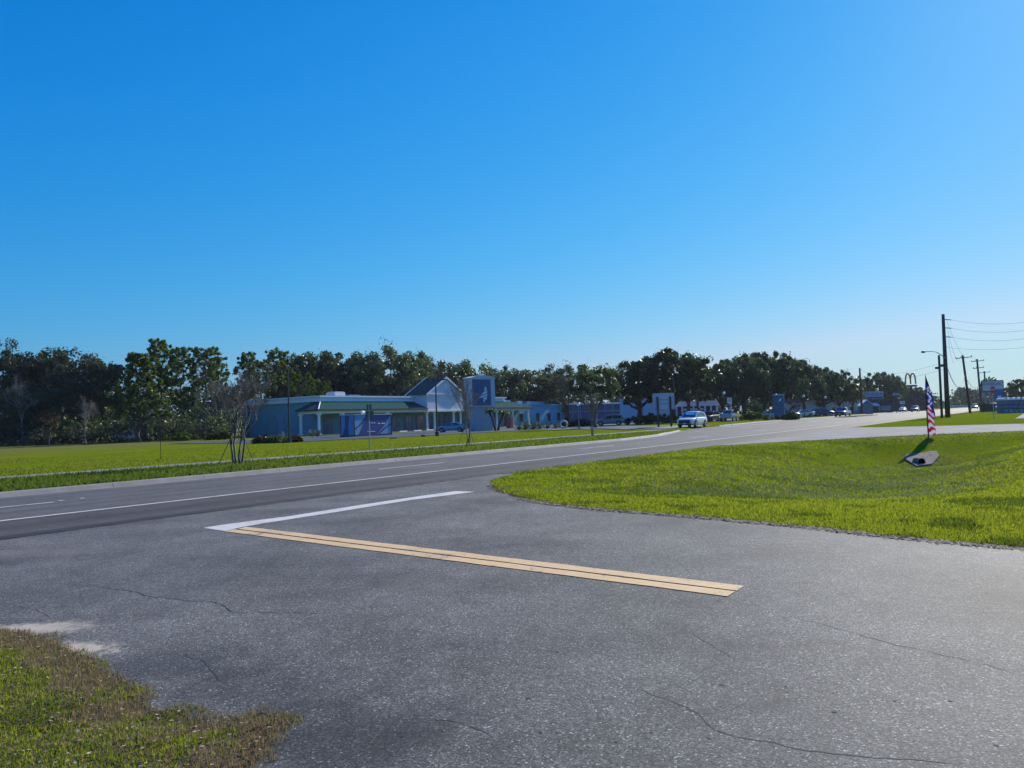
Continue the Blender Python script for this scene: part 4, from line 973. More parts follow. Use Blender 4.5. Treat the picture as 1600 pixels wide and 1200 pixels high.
for i in range(44): frond(m, (-.2, 0, top - 1.0), trng.uniform(0, 6.28), trng.uniform(1.5, 2.3), trng.uniform(.2, 1.5), .34, trng.uniform(.1, .9))
m.build('crown', M_SHRUB, pm)
p0 = W(779, 672)
for i, (px, py, lean, h, lab) in enumerate(((774, 673.5, -.75, 2.9, 'curved dark sago palm leaning left beside the tower sign'), (778, 673.5, 1.0, 2.6, 'curved dark sago palm leaning right beside the tower sign'))):
    b = WD(px, py, 116); r = thing('sago_palm', lab, 'palm', (b.x, 116 + i * .5, Tz(b) - .05), 0, 'pair of sago palms by the tower sign')
    pts_ = [(0, 0, 0), (lean * .15, 0, h * .3), (lean * .5, .05, h * .65), (lean, .05, h)]
    m = MB(); m.tube(pts_, [.2, .17, .17, .2], 8); m.build('trunk', M_BARK, r, True)
    m = MB()
    for j in range(34): frond(m, pts_[-1], trng.uniform(0, 6.28), trng.uniform(.8, 1.2), trng.uniform(.3, 1.3), .16, trng.uniform(.2, 1.0))
    m.build('crown', M_PINE, r)
def agave_mesh(n, L, wd, seed):
    m = MB(); g = random.Random(seed)
    for i in range(n):
        a = i * 2.4 + g.uniform(-.2, .2); el = .25 + 1.15 * (i / n); l = L * g.uniform(.75, 1.1)
        d = Vector((math.cos(a) * math.cos(el), math.sin(a) * math.cos(el), math.sin(el))); s = Vector((-math.sin(a), math.cos(a), 0))
        vs = []
        for k, wk in ((0, .7), (.4, 1.0), (.75, .6), (1, .02)):
            c = d * l * k + Vector((0, 0, -.12 * l * k * k)); vs += [c - s * wd * wk, c - Vector((d.x, d.y, 0)) * 0 + Vector((0, 0, -.04)), c + s * wd * wk]
        m.add(vs, [(3 * q + j, 3 * q + j + 1, 3 * q + j + 4, 3 * q + j + 3) for q in range(3) for j in (0, 1)])
    me = bpy.data.meshes.new('leaves'); me.from_pydata(m.v, [], m.f); me.materials.append(M_BLUEGREEN); return me
AG = [agave_mesh(26, 1.5, .13, 1), agave_mesh(20, 1.1, .11, 2), agave_mesh(34, 1.8, .08, 3)]
for px, py, Y, k, sc, lab in ((821, 671, 118, 0, 1.2, 'large blue grey agave nearest the porch end'), (833, 671, 117, 2, 1.15, 'spiky yucca in the middle of the agave bed'), (843, 671, 118, 0, 1.05, 'broad pale agave right of the spiky yucca'),
                              (856, 670, 119, 1, 1.2, 'dark low agave at the right end of the bed'), (868, 669, 118, 1, 1.1, 'small agave beside the pale tyre planter'), (446, 692, 76, 2, .75, 'spiky yucca growing beside the tall parking lot light pole'),
                              (488, 683, 112, 0, .95, 'pale agave in front of the left porch columns'), (497, 683, 111, 2, .8, 'yucca at the corner porch column'), (811, 673, 117, 1, 1.0, 'small agave at the left end of the agave bed')):
    b = WD(px, py, Y); o = bpy.data.objects.new('agave_plant', AG[k]); COL.objects.link(o); o.location = (b.x, Y, Tz(b) + .05); o.scale = (sc,) * 3; o.rotation_euler = (0, 0, trng.uniform(0, 6))
    tag(o, lab, 'plant', 'spiky plants round the blue building')
def shrub(name, lab, px, py, Y, rx, ry, rz, mat, n=14, cat='shrub', leafn=80, ls=.13):
    b = WD(px, py, Y); C, Rr = [], []
    for i in range(n):
        a = trng.uniform(0, 6.28); k = math.sqrt(trng.uniform()); C.append((math.cos(a) * rx * k, math.sin(a) * ry * k, trng.uniform(.15, .8) * rz * (1.1 - .5 * k))); Rr.append(trng.uniform(.3, .5) * min(rx, ry, rz * 1.2))
    me = leafobj_mesh(name, leafquads(C, Rr, leafn, ls, .9), mat); o = bpy.data.objects.new(name, me); COL.objects.link(o); o.location = (b.x, Y, Tz(b)); return tag(o, lab, cat, None)
shrub('low_shrub', 'rusty brown low shrub at the left of the light pole bed', 414, 694, 77, 1.1, .9, .85, M_REDLEAF, 20)
shrub('low_shrub', 'dark shrub mound in the middle of the light pole bed', 431, 694, 77, 1.0, .9, .75, M_OAK, 18)
shrub('low_shrub', 'russet shrub touching the base of the tall light pole', 459, 692, 77, .75, .7, .7, M_REDLEAF, 14)
shrub('low_shrub', 'tiny green tuft on top of the light pole bed', 417, 688, 78, .5, .5, 1.3, M_SHRUB, 8)
for px, w_, lab in ((902, 1.6, 'dark clipped shrub left of the globe lamp by the blue wing'), (913, 1.4, 'dark clipped shrub behind the slim lamp post'), (886, 1.4, 'dark shrub between tyre planter and blue wing'), (1000, 2.6, 'long dark hedge section left of the two-post sign'), (1032, 3.0, 'tall hedge section behind the two-post sign'), (1018, 2.2, 'hedge section below the white annex'),
                    (1060, 1.8, 'hedge section behind the white suv bonnet'), (1095, 2.0, 'dark shrub behind the white suv rear'), (1180, 2.5, 'light green low shrub under the oaks'), (1232, 2.0, 'dark shrub right of the blue sign box'), (285, 1.2, 'pale green shrub under the pines'), (345, 1.8, 'shrub at the woods edge behind the nearest staked tree')):
    Y = 128 if px > 800 else 112
    shrub('clipped_shrub', lab, px, 664, Y, w_, 1.0, 1.5 if w_ < 2.1 else 1.9, M_SHRUB if px not in (1180, 285) else M_BRIGHT, 22, 'shrub', 70, .2)
# ------------------------------------------------------------------ vehicles
def paint(name, c): return simple(name, c, .32, .03, 2, spec=.5, coat=.6)
P_WHITE = paint('car_white', (.70, .72, .74)); P_BLUE = paint('car_blue', (.03, .10, .24)); P_STEEL = paint('car_steel_blue', (.16, .27, .38)); P_GREY = paint('car_grey', (.16, .17, .18))
P_BLACK = paint('car_black', (.015, .016, .018)); P_SILVER = paint('car_silver', (.42, .44, .46)); P_NAVY = paint('car_navy', (.02, .05, .13))
M_CARGLASS = simple('car_glass', (.012, .02, .026), .05, .1, 1, spec=1.0); M_TYRE = simple('tyre_rubber', (.014, .014, .015), .85, .2)
M_RIM = simple('wheel_rim', (.22, .23, .24), .35, .1, 2, metal=.7); M_TRIMD = simple('black_plastic', (.016, .017, .018), .6, .2)
M_LAMP = simple('headlamp_lens', (.6, .62, .62), .1, .05, 2, spec=.9); M_TAIL = simple('tail_lamp', (.25, .01, .012), .2, .1)
M_PLATE = simple('number_plate', (.6, .6, .55), .5, .05)
KIND = {
 'suv': dict(L=4.75, W=.95, base=.27, st=[(-1, .55, 1.0, .84), (-.975, .44, 1.06, .92), (-.8, .3, 1.1, .985), (-.4, .26, 1.1, 1), (.3, .26, 1.08, 1), (.5, .26, 1.08, 1), (.8, .3, 1.0, .97), (.95, .4, .9, .9), (1, .52, .78, .82)],
             cab=[(-2.2, 1.08), (-1.85, 1.64), (-.6, 1.74), (.3, 1.68), (1.15, 1.07)], ax=1.42, r=.37),
 'sedan': dict(L=4.6, W=.9, base=.22, st=[(-1, .5, .86, .82), (-.97, .38, .98, .9), (-.8, .26, 1.02, .98), (-.4, .22, .96, 1), (.3, .22, .94, 1), (.5, .22, .93, 1), (.8, .26, .86, .97), (.95, .34, .76, .9), (1, .45, .66, .8)],
               cab=[(-1.85, .98), (-1.0, 1.38), (-.3, 1.45), (.25, 1.41), (1.15, .93)], ax=1.38, r=.32),
 'pickup': dict(L=5.7, W=.98, base=.4, st=[(-1, .55, 1.12, .94), (-.985, .5, 1.16, .99), (-.8, .42, 1.18, 1), (-.4, .4, 1.18, 1), (.25, .4, 1.17, 1), (.45, .4, 1.17, 1), (.8, .42, 1.13, .98), (.96, .48, 1.06, .92), (1, .6, .98, .88)],
                cab=[(-.75, 1.17), (-.6, 1.78), (-.1, 1.86), (.75, 1.82), (1.35, 1.16)], ax=1.8, r=.4),
}
def car_parts(kind, mat, root, glassy=True):
    K = KIND[kind]; L = K['L'] / 2; Wd = K['W']; m = MB(); ring = []
    for fx, zb, zt, fw in K['st']:
        x, w_ = fx * L, Wd * fw
        ring.append([(x, -w_ * .9, zb), (x, -w_, zb + .2), (x, -w_ * 1.0, zb + (zt - zb) * .62), (x, -w_ * .96, zt - .05), (x, -w_ * .86, zt), (x, 0, zt + .035), (x, w_ * .86, zt), (x, w_ * .96, zt - .05), (x, w_, zb + (zt - zb) * .62), (x, w_, zb + .2), (x, w_ * .9, zb)])
    n = len(ring[0]); vs = [p for r in ring for p in r]
    fs = [(i * n + j, i * n + (j + 1) % n, (i + 1) * n + (j + 1) % n, (i + 1) * n + j) for i in range(len(ring) - 1) for j in range(n)] + [tuple(range(n - 1, -1, -1)), tuple(range((len(ring) - 1) * n, len(ring) * n))]
    m.add(vs, fs)
    cab = K['cab']; cw = [.90, .78, .76, .77, .90]; cv = []
    for (x, z), f in zip(cab, cw):
        w_ = Wd * f; cv.append([(x, -w_, z), (x, -w_ * .55, z + (.03 if 0 < cab.index((x, z)) < 4 else .0)), (x, w_ * .55, z + (.03 if 0 < cab.index((x, z)) < 4 else .0)), (x, w_, z)])
    vv = [p for r in cv for p in r]
    # closed shell: roof strip over five stations plus the two side walls down to the belt line
    m.add(vv, [(i * 4 + j, (i + 1) * 4 + j, (i + 1) * 4 + j + 1, i * 4 + j + 1) for i in range(4) for j in range(3)] + [(0, 4, 8, 12, 16), (3, 19, 15, 11, 7)])
    body = m.build('body', mat, root, True, .0)
    for p in body.data.polygons: p.use_smooth = len(p.vertices) == 4
    b = body.modifiers.new('bevel', 'BEVEL'); b.width = .03; b.segments = 2; b.limit_method = 'ANGLE'; b.angle_limit = R(28)
    def quad(name, a_, b_, c_, d_, u0, u1, v0, v1, off, par, mt):
        A, B_, C_, D_ = map(Vector, (a_, b_, c_, d_)); g = lambda u, v: A.lerp(B_, u).lerp(D_.lerp(C_, u), v)
        nn = (B_ - A).cross(D_ - A).normalized()
        if nn.dot((A + C_) / 2 - Vector((-.3, 0, 1.0))) < 0: nn = -nn
        P4 = [g(u0, v0), g(u1, v0), g(u1, v1), g(u0, v1)]; q = MB()
        q.add([p + nn * off for p in P4] + [p - nn * .01 for p in P4], [(0, 1, 2, 3), (7, 6, 5, 4), (0, 4, 5, 1), (1, 5, 6, 2), (2, 6, 7, 3), (3, 7, 4, 0)]); return q.build(name, mt, par)
    c = cv
    quad('windscreen', c[4][0], c[4][3], c[3][3], c[3][0], .07, .93, .08, .93, .012, root, M_CARGLASS)
    quad('rear_window', c[0][0], c[0][3], c[1][3], c[1][0], .1, .9, .15, .9, .012, root, M_CARGLASS)
    for s in (0, 3):
        lo0, lo1 = Vector(c[0][s]), Vector(c[4][s]); mid = lo0.lerp(lo1, .52); tm = Vector(c[2][s]); tm = Vector((mid.x + .05, tm.y, tm.z - .01))
        quad('side_window', lo0.lerp(lo1, .05), mid, tm, Vector(c[1][s]).lerp(Vector(c[2][s]), .1), .08, .95, .12, .88, .012, root, M_CARGLASS)
        quad('side_window', mid, lo1, Vector(c[3][s]), tm, .06, .88, .12, .88, .012, root, M_CARGLASS)
    r = K['r']; zx = K['ax']
    for sx in (-1, 1):
        for sy in (-1, 1):
            ar = MB(); ar.prism([(sx * zx + (r + .09) * math.cos(t), r + (r + .09) * math.sin(t)) for t in np.linspace(-.25, math.pi + .25, 14)], sy * (Wd - .02), sy * (Wd + .012), 'xz'); ar.build('wheel_arch', M_TRIMD, root)
            wh = MB(); y0, y1 = sy * (Wd - .2), sy * (Wd + .025); lo, hi = min(y0, y1), max(y0, y1)
            wh.lathe([(r * .7, lo), (r * .96, lo + .01), (r, lo + .05), (r, hi - .05), (r * .96, hi - .01), (r * .66, hi)], 20, (sx * zx, 0, r), 'y'); w_o = wh.build('wheel', M_TYRE, root, False)
            ri = MB(); yr = sy * (Wd + .012)
            ri.lathe([(r * .66, min(yr, yr + sy * .02)), (r * .64, max(yr, yr + sy * .02))], 18, (sx * zx, 0, r), 'y'); ri.build('rim', M_RIM, w_o)
    zt = K['st'][-2][2]; fx = L
    for sy in (-1, 1):
        h = MB(); h.prism([(fx - .34, zt - .2), (fx - .03, zt - .22), (fx - .10, zt - .05), (fx - .36, zt - .03)], sy * Wd * .60, sy * Wd * .93, 'xz'); h.build('headlight', M_LAMP, root)
        h = MB(); h.cbox(-fx + .06, sy * Wd * .79, K['st'][1][2] - .28, .12, .2, .26 if kind != 'sedan' else .16); h.build('tail_light', M_TAIL, root)
        h = MB(); h.cbox(K['cab'][4][0] - .25, sy * (Wd * .98 + .08), K['cab'][4][1] - .0, .13, .2, .15); h.build('mirror', mat, root)
    g = MB(); g.cbox(fx - .01, 0, zt - .40 if kind != 'sedan' else zt - .3, .09, Wd * 1.3, .34 if kind != 'sedan' else .2); g.build('grille', M_TRIMD, root)
    g = MB(); g.cbox(fx - .02, 0, K['base'] + .02, .10, Wd * 1.5, .18); g.build('bumper', M_TRIMD, root)
    g = MB(); g.cbox(fx + .04, 0, zt - .50, .02, .32, .12); g.build('number_plate', M_PLATE, root)
    if kind == 'pickup':
        g = MB(); g.box(-L + .12, -.85, -Wd * .82, Wd * .82, 1.19, 1.2); g.build('cargo_bed', M_TRIMD, root)
        for sy in (-1, 1):
            g = MB(); g.box(-L + .05, -.8, sy * Wd * .9 - .05, sy * Wd * .9 + .05, 1.16, 1.26); g.build('bed_rail', mat, root)
PROTO = {}
def car(name, kind, mat, label, px, py, Y, heading, group=None, z=None):
    b = WD(px, py, Y); zz = (Tz(b) + .06) if z is None else z
    key = (kind, mat.name)
    if key not in PROTO:
        r = thing(name, label, 'pickup' if kind == 'pickup' else 'car', (b.x, Y, zz), heading, group); car_parts(kind, mat, r); PROTO[key] = r; return r
    return dup(PROTO[key], label, (b.x, Y, zz), heading, 1.0, group)
BACK = ROADROT + math.pi
car('suv_car', 'suv', P_WHITE, 'white suv coming toward the camera at the edge of the highway', 1082, 667, 84, BACK + .02, z=.12)
car('pickup_truck', 'pickup', P_BLUE, 'dark blue pickup truck driving toward the camera on the highway', 1317, 651, 148, BACK, z=.05)
car('suv_car', 'suv', P_GREY, 'grey suv parked side-on beside the branching oak', 953, 660, 122, R(168))
car('sedan_car', 'sedan', P_STEEL, 'steel blue sedan parked in front of the entrance columns', 706, 674, 116, R(172))
car('pickup_truck', 'pickup', P_WHITE, 'white pickup truck half hidden under the big pine', 206, 691, 119, R(181), z=.0)
PK = 'cars parked under the oaks'
car('suv_car', 'suv', P_BLACK, 'black suv parked just behind the white suv', 1110, 656, 128, R(-125), PK)
car('sedan_car', 'sedan', P_BLACK, 'black car parked next to the black suv under the oaks', 1123, 655, 131, R(-122), PK)
car('pickup_truck', 'pickup', P_STEEL, 'steel blue pickup parked behind the small white road sign', 1139, 655, 126, R(65), PK)
car('sedan_car', 'sedan', P_SILVER, 'silver car under the oaks left of the blue sign box', 1199, 650, 150, R(-170), PK)
car('sedan_car', 'sedan', P_BLACK, 'black car parked right behind the blue sign box', 1231, 649, 152, R(10), PK)
car('sedan_car', 'sedan', P_WHITE, 'white sedan parked below the middle globe lamp', 1254, 647, 160, R(175), PK)
car('suv_car', 'suv', P_WHITE, 'white suv parked between white sedan and navy suv', 1268, 647, 165, R(178), PK)
car('suv_car', 'suv', P_NAVY, 'navy suv parked just left of the blue pickup', 1285, 647, 163, R(5), PK)
car('sedan_car', 'sedan', P_WHITE, 'white sedan far down the highway below the small white sign', 1411, 643, 235, BACK, z=.05)
car('suv_car', 'suv', P_GREY, 'dark grey suv far down the highway right of the white sedan', 1430, 643, 225, BACK, z=.05)
car('suv_car', 'suv', P_BLACK, 'black suv in the far lot left of the crossarm pole', 1523, 640, 260, R(-120), z=.05)
car('sedan_car', 'sedan', P_WHITE, 'white car parked beside the arched sheds', 1566, 641, 170, R(160))
car('suv_car', 'suv', P_WHITE, 'white suv partly behind the stop sign post', 1549, 641, 185, R(150))

# ------------------------------------------------------------------ poles, lamps, wires
M_WOODPOLE = simple('creosote_pole', (.05, .042, .036), .9, .35, 4, bmp=.4); M_WIRE = simple('wire_black', (.02, .02, .022), .6, .1)
M_GLOBE = simple('globe_white', (.85, .85, .84), .25, .02); M_STEELPOLE = simple('steel_pole', (.20, .21, .22), .5, .15)
def pole_at(px, py, pyt, Y, pxt=None):
    b = WD(px, py, Y); z = Tz(b); t = WD(px if pxt is None else pxt, pyt, Y); return Vector((b.x, Y, z)), Vector((t.x - b.x if pxt is not None else 0, 0, t.z - z))
def lotlight(label, px, py, pyt, Y, two=False):
    b, t = pole_at(px, py, pyt, Y); r = thing('light_pole', label, 'light pole', b, 0, 'parking lot light poles'); h = t.z
    m = MB(); m.lathe([(.22, -.1), (.22, .5), (.10, .52), (.07, h)], 10); m.build('pole', M_METAL_D, r, False)
    for s in ((-1, 1) if two else (-1,)):
        m = MB(); m.tube([(0, 0, h - .12), (s * .7, 0, h - .05)], .035, 6); a = m.build('arm', M_METAL_D, r)
        m = MB(); m.prism([(s * .6, h - .12), (s * 1.15, h - .06), (s * 1.15, h + .05), (s * .6, h + .05)], -.2, .2, 'xz'); m.build('lamp_head', M_METAL_D, r)
lotlight('tall dark light pole in the shrub bed at the left of the lot', 452, 693, 579, 75)
lotlight('tall dark light pole on the grass in front of the pediment', 683, 682, 593, 88, True)
lotlight('slim dark light pole by the shrubs of the blue wing', 889, 661, 602, 128)
b, t = pole_at(321, 690, 628, 108); r = thing('light_pole', 'thin grey lamp pole with small pale head in front of the pines', 'light pole', b, 0)
m = MB(); m.lathe([(.09, -.1), (.05, t.z)], 8); m.build('pole', M_WOODPOLE, r); m = MB(); m.tube([(0, 0, t.z - .05), (.35, 0, t.z + .08)], .03, 5); m.build('arm', M_STEELPOLE, r)
m = MB(); m.cbox(.5, 0, t.z + .02, .5, .25, .16); m.build('lamp_head', M_GLOBE, r)
def globelamp(label, px, py, pyt, Y, mat):
    b, t = pole_at(px, py, pyt, Y); r = thing('globe_lamp', label, 'street lamp', b, 0, 'globe lamps along the frontage'); h = t.z
    m = MB(); m.lathe([(.14, -.1), (.13, .3), (.07, .4), (.055, h - .5), (.12, h - .42), (.12, h - .36)], 10); m.build('pole', mat, r)
    R_ = .25; m = MB(); m.lathe([(R_ * math.sin(k) + .001, h - .14 - R_ * math.cos(k)) for k in np.linspace(0, math.pi, 9)], 12); m.build('globe', M_GLOBE, r, True)
globelamp('pale post with white globe beside the branching oak', 905, 672, 630, 100, M_STEELPOLE)
globelamp('globe lamp nearest the white suv, standing under the live oaks', 1133, 656, 613, 126, M_METAL_D)
globelamp('globe lamp in front of the blue sign box', 1214, 652, 616, 140, M_METAL_D)
globelamp('globe lamp above the parked white sedan', 1257, 649, 618, 152, M_METAL_D)
globelamp('globe lamp just left of the blue pickup', 1291, 648, 620, 162, M_METAL_D)
globelamp('globe lamp highest against the leaves above the blue pickup', 1318, 646, 608, 176, M_METAL_D)
def wire(label, a, b, sag, rad=.012, name='power_line', group='overhead wires'):
    a, b = Vector(a), Vector(b); pts = [a.lerp(b, i / 24) - Vector((0, 0, sag * 4 * (i / 24) * (1 - i / 24))) for i in range(25)]
    m = MB(); m.tube([p - pts[0] for p in pts], rad, 4); o = m.build(name, M_WIRE); o.location = pts[0]; tag(o, label, 'wire', group)
# main pole with post insulators
YB = 104
b, t = pole_at(1481, 652, 491, YB, 1473.5); MP, MT = b, t
r = thing('utility_pole', 'tallest thick utility pole right of the feather banner', 'utility pole', b, 0)
m = MB(); m.tube([(0, 0, -.2), t * .5, t], [.33, .26, .19], 12); m.build('pole', M_WOODPOLE, r, True)
INS = []
for k, py in enumerate((499, 512, 526)):
    z = WD(1480, py, YB).z - b.z; base = t * (z / t.z)
    m = MB(); m.tube([base, base + Vector((.5, -.1, -.06)), base + Vector((1.0, -.2, -.12))], [.05, .07, .04], 6); m.build('insulator', M_STEELPOLE, r); INS.append(b + base + Vector((1.0, -.2, -.12)))
m = MB(); m.cbox(-.35, -.1, WD(1480, 573, YB).z - b.z, .5, .3, .35); m.build('bracket', M_METAL_D, r)
# lower pole with the curved street light arm
b2, t2 = pole_at(1471.8, 652, 555, YB - 1, 1467)
r = thing('utility_pole', 'shorter dark pole close beside the tallest utility pole', 'utility pole', b2, 0)
m = MB(); m.tube([(0, 0, -.2), t2], [.16, .14], 10); m.build('pole', M_WOODPOLE, r, True)
m = MB(); m.cbox(-.3, 0, WD(1470, 577, YB).z - b2.z, .35, .3, .3); m.build('bracket', M_METAL_D, r)
a0 = WD(1472.5, 556, YB - .4); a1 = WD(1457, 549, YB - .4); a2 = WD(1446, 549.5, YB - .4); a3 = WD(1439, 550.2, YB - .4)
r = thing('street_light', 'curved cobra-head street light reaching over the highway', 'street light', (a0.x, a0.y, a0.z), 0)
m = MB(); m.tube([(.5, .2, -.35), (0, 0, 0), (a1.x - a0.x + .55, 0, a1.z - a0.z - .12), (a1.x - a0.x, 0, a1.z - a0.z), (a2.x - a0.x, 0, a2.z - a0.z)], [.06, .06, .055, .05, .045], 8); m.build('arm', M_STEELPOLE, r, True)
m = MB(); d2, d3 = a2 - a0, a3 - a0; m.tube([d2, d2.lerp(d3, .3), d2.lerp(d3, .75), d3], [.08, .17, .15, .05], 8); m.build('lamp_head', M_STEELPOLE, r, True)
def armpole(label, px, py, pxt, pyt, Y, arms, w0=.2):
    b, t = pole_at(px, py, pyt, Y, pxt); r = thing('utility_pole', label, 'utility pole', b, 0, 'utility poles with crossarms')
    m = MB(); m.tube([(0, 0, -.2), t], [w0 * 1.3, w0], 9); m.build('pole', M_WOODPOLE, r, True); ends = []
    for dz, wl, tilt in arms:
        c = t * ((t.z - dz) / t.z); m = MB(); e0, e1 = c + Vector((-wl, -.25, -tilt)), c + Vector((wl, -.25, tilt)); m.tube([e0, e1], .09, 5); a = m.build('crossarm', M_WOODPOLE, r)
        for k in (0.02, .33, .98):
            p = e0.lerp(e1, k); i_ = MB(); i_.lathe([(.05, 0), (.09, .1), (.05, .25), (.02, .3)], 6, tuple(p + Vector((0, 0, .08)))); i_.build('insulator', M_STEELPOLE, a)
        ends.append((b + e0, b + e1))
    return b, t, ends
pA = armpole('leaning utility pole with one crossarm right of the tallest pole', 1516, 645, 1504, 555, 150, [(.5, 1.6, .12)], .19)
pB = armpole('utility pole with double crossarm in the middle of the far row', 1534, 641, 1526.5, 561, 188, [(.5, 1.55, .12), (2.2, 1.3, .1)], .2)
m = MB(); m.cbox(.35, -.3, WD(1534, 622, 188).z, .9, .5, 1.3); o = m.build('transformer_box', M_STEELPOLE); o.location = (pB[0].x, pB[0].y, 0); tag(o, 'grey equipment box fixed to the double crossarm pole', 'equipment box')
pC = armpole('farthest utility pole with a single crossarm above the white framed sign', 1541, 640, 1538, 580, 250, [(.4, 1.7, .15)], .22)
b, t = pole_at(1347, 647, 575, 190); r = thing('utility_pole', 'bare straight utility pole left of the teal kiosk', 'utility pole', b, 0)
m = MB(); m.tube([(0, 0, -.2), t], [.26, .2], 9); m.build('pole', M_WOODPOLE, r, True)
for k, (dz, s) in enumerate(((.3, 1), (1.5, 1), (2.4, -1), (2.4, 1))):
    m = MB(); m.tube([(0, 0, t.z - dz), (s * .55, -.1, t.z - dz - .05)], .05, 5); m.build('insulator', M_STEELPOLE, r)
LP = b + t
for k, nm in enumerate(('topmost wire running right from the tallest pole', 'second wire running right from the tallest pole', 'third wire running right from the tallest pole')):
    e = WD(1690, (484, 497, 509)[k], 84); wire(nm, INS[k], e, 1.0)
zc = WD(1480, 543, YB); wire('lowest thin wire running right from the tallest pole', (MP.x + .4, YB, zc.z), WD(1690, 528, 84), .7, .012)
for k, nm in enumerate(('left wire from the tallest pole down to the crossarm pole', 'middle wire from the tallest pole down to the crossarm pole', 'right wire from the tallest pole down to the crossarm pole')):
    e = pA[2][0]; wire(nm, INS[2 - k] - Vector((.6, 0, .2)), Vector(e[0]).lerp(Vector(e[1]), (0.02, .33, .98)[k]) + Vector((0, 0, .35)), 2.2, .014)
wire('thick sagging cable between tallest pole and leaning crossarm pole', (MP.x + .3, YB, WD(1481, 574, YB).z), (pA[0].x - .6, 150, WD(1507, 585, 150).z), 2.6, .045)
wire('thick sagging cable between the leaning and the double crossarm pole', (pA[0].x - .5, 150, WD(1508, 590, 150).z), (pB[0].x - .4, 188, WD(1528, 604, 188).z), 1.0, .045)
for k, nm in enumerate(('left wire between the leaning pole and the double crossarm pole', 'right wire between the leaning pole and the double crossarm pole')):
    wire(nm, Vector(pA[2][0][k]) + Vector((0, 0, .3)), Vector(pB[2][0][k]) + Vector((0, 0, .3)), .8, .014)
wire('long faint wire crossing the road to the bare pole, upper one', (MP.x - .3, YB, WD(1480, 566, YB).z), tuple(LP + Vector((0, 0, -.6))), 1.2, .014)
wire('long faint wire crossing the road to the bare pole, lower one', (MP.x - .3, YB, WD(1480, 577, YB).z), tuple(LP + Vector((0, 0, -1.8))), 1.2, .014)
g0 = WD(1584, 641, 74); wire('black guy wire slanting into the grass at the right edge', WD(1640, 520, 52), WD(1586, 645, 70), .0, .03, 'guy_wire')

# ------------------------------------------------------------------ signs
M_SIGNBACK = simple('sign_back', (.10, .115, .11), .5, .1, 3, metal=.3); M_SIGNW = simple('sign_white', (.66, .68, .70), .5, .04); M_INK = simple('sign_ink', (.02, .04, .10), .6, .05)
b, t = pole_at(578, 704, 632, 46.5)
r = thing('road_sign', 'grey back of a two-panel road sign on a thin post in the grass', 'road sign', b, R(8))
m = MB(); m.tube([(0, 0, -.2), (0, 0, t.z)], .035, 6); m.build('post', M_METAL_G, r)
hh = t.z; m = MB(); m.cbox(.0, .04, hh - .36, .30, .012, .38); m.build('sign_panel', M_SIGNBACK, r)
m = MB(); m.cbox(.02, .045, hh - .92, .50, .012, .53); m.build('sign_panel', M_SIGNBACK, r)
b, t = pole_at(251, 711, 667, 42); r = thing('marker_post', 'very thin dark marker rod standing in the field', 'post', b, 0)
m = MB(); m.tube([(0, 0, -.2), (0, 0, t.z)], .016, 5); m.build('rod', M_METAL_D, r); m = MB(); m.lathe([(.02, 0), (.03, .02), (.03, .06), (.01, .08)], 6, (0, 0, t.z)); m.build('cap', M_METAL_D, r)
b, t = pole_at(1143.5, 661, 621, 96); r = thing('road_sign', 'small white road sign on a pale post beside the highway', 'road sign', b, R(10))
m = MB(); m.tube([(0, 0, -.2), (0, 0, t.z)], .05, 6); m.build('post', simple('pale_post', (.5, .52, .54), .5, .1), r)
m = MB(); m.cbox(-.2, -.06, t.z - .72, .62, .015, .7); pnl = m.build('sign_panel', M_SIGNW, r)
for z, l in ((.22, .4), (.36, .46), (.5, .36)):
    m = MB(); m.cbox(-.2, -.075, t.z - z, l, .008, .05); m.build('sign_stripe', M_INK, pnl)
# two-post board
M_SIGNFR = simple('board_frame', (.36, .40, .43), .6, .06)
p0, p1 = W(1027.5, 668, .12), W(1050, 667.5, .12); Yb = (p0.y + p1.y) / 2; 
r = thing('sign_board', 'wide pale board sign on two dark posts left of the white suv', 'sign', ((p0.x + p1.x) / 2, Yb, Tz(p0)), 0); hw = (p1.x - p0.x) / 2
zt_ = WD(1038, 616, Yb).z - .12; zb_ = WD(1038, 640, Yb).z - .12; ex = (WD(1055, 630, Yb).x - WD(1024, 630, Yb).x) / 2
for s in (-1, 1):
    m = MB(); m.cbox(s * hw, -.12, -.2, .2, .2, zt_ - .1); m.build('post', M_METAL_D, r)
m = MB(); m.box(-ex, ex, .0, .18, zb_, zt_); pnl = m.build('sign_panel', simple('board_pale_blue', (.36, .45, .52), .6, .05), r)
m = MB(); m.box(-ex - .08, ex + .08, -.03, .21, zt_, zt_ + .12); m.build('frame_top', M_SIGNFR, r)
for s in (-1, 1):
    m = MB(); m.box(s * ex - .1, s * ex + .1, -.035, .215, zb_, zt_ - .003); m.build('frame_side', M_SIGNFR, r)
for z in (.35, .62):
    m = MB(); m.box(-hw + .15, hw - .15, -.02, -.004, zb_ + (zt_ - zb_) * z, zb_ + (zt_ - zb_) * z + .07); m.build('panel_divider', M_STEELPOLE, pnl)
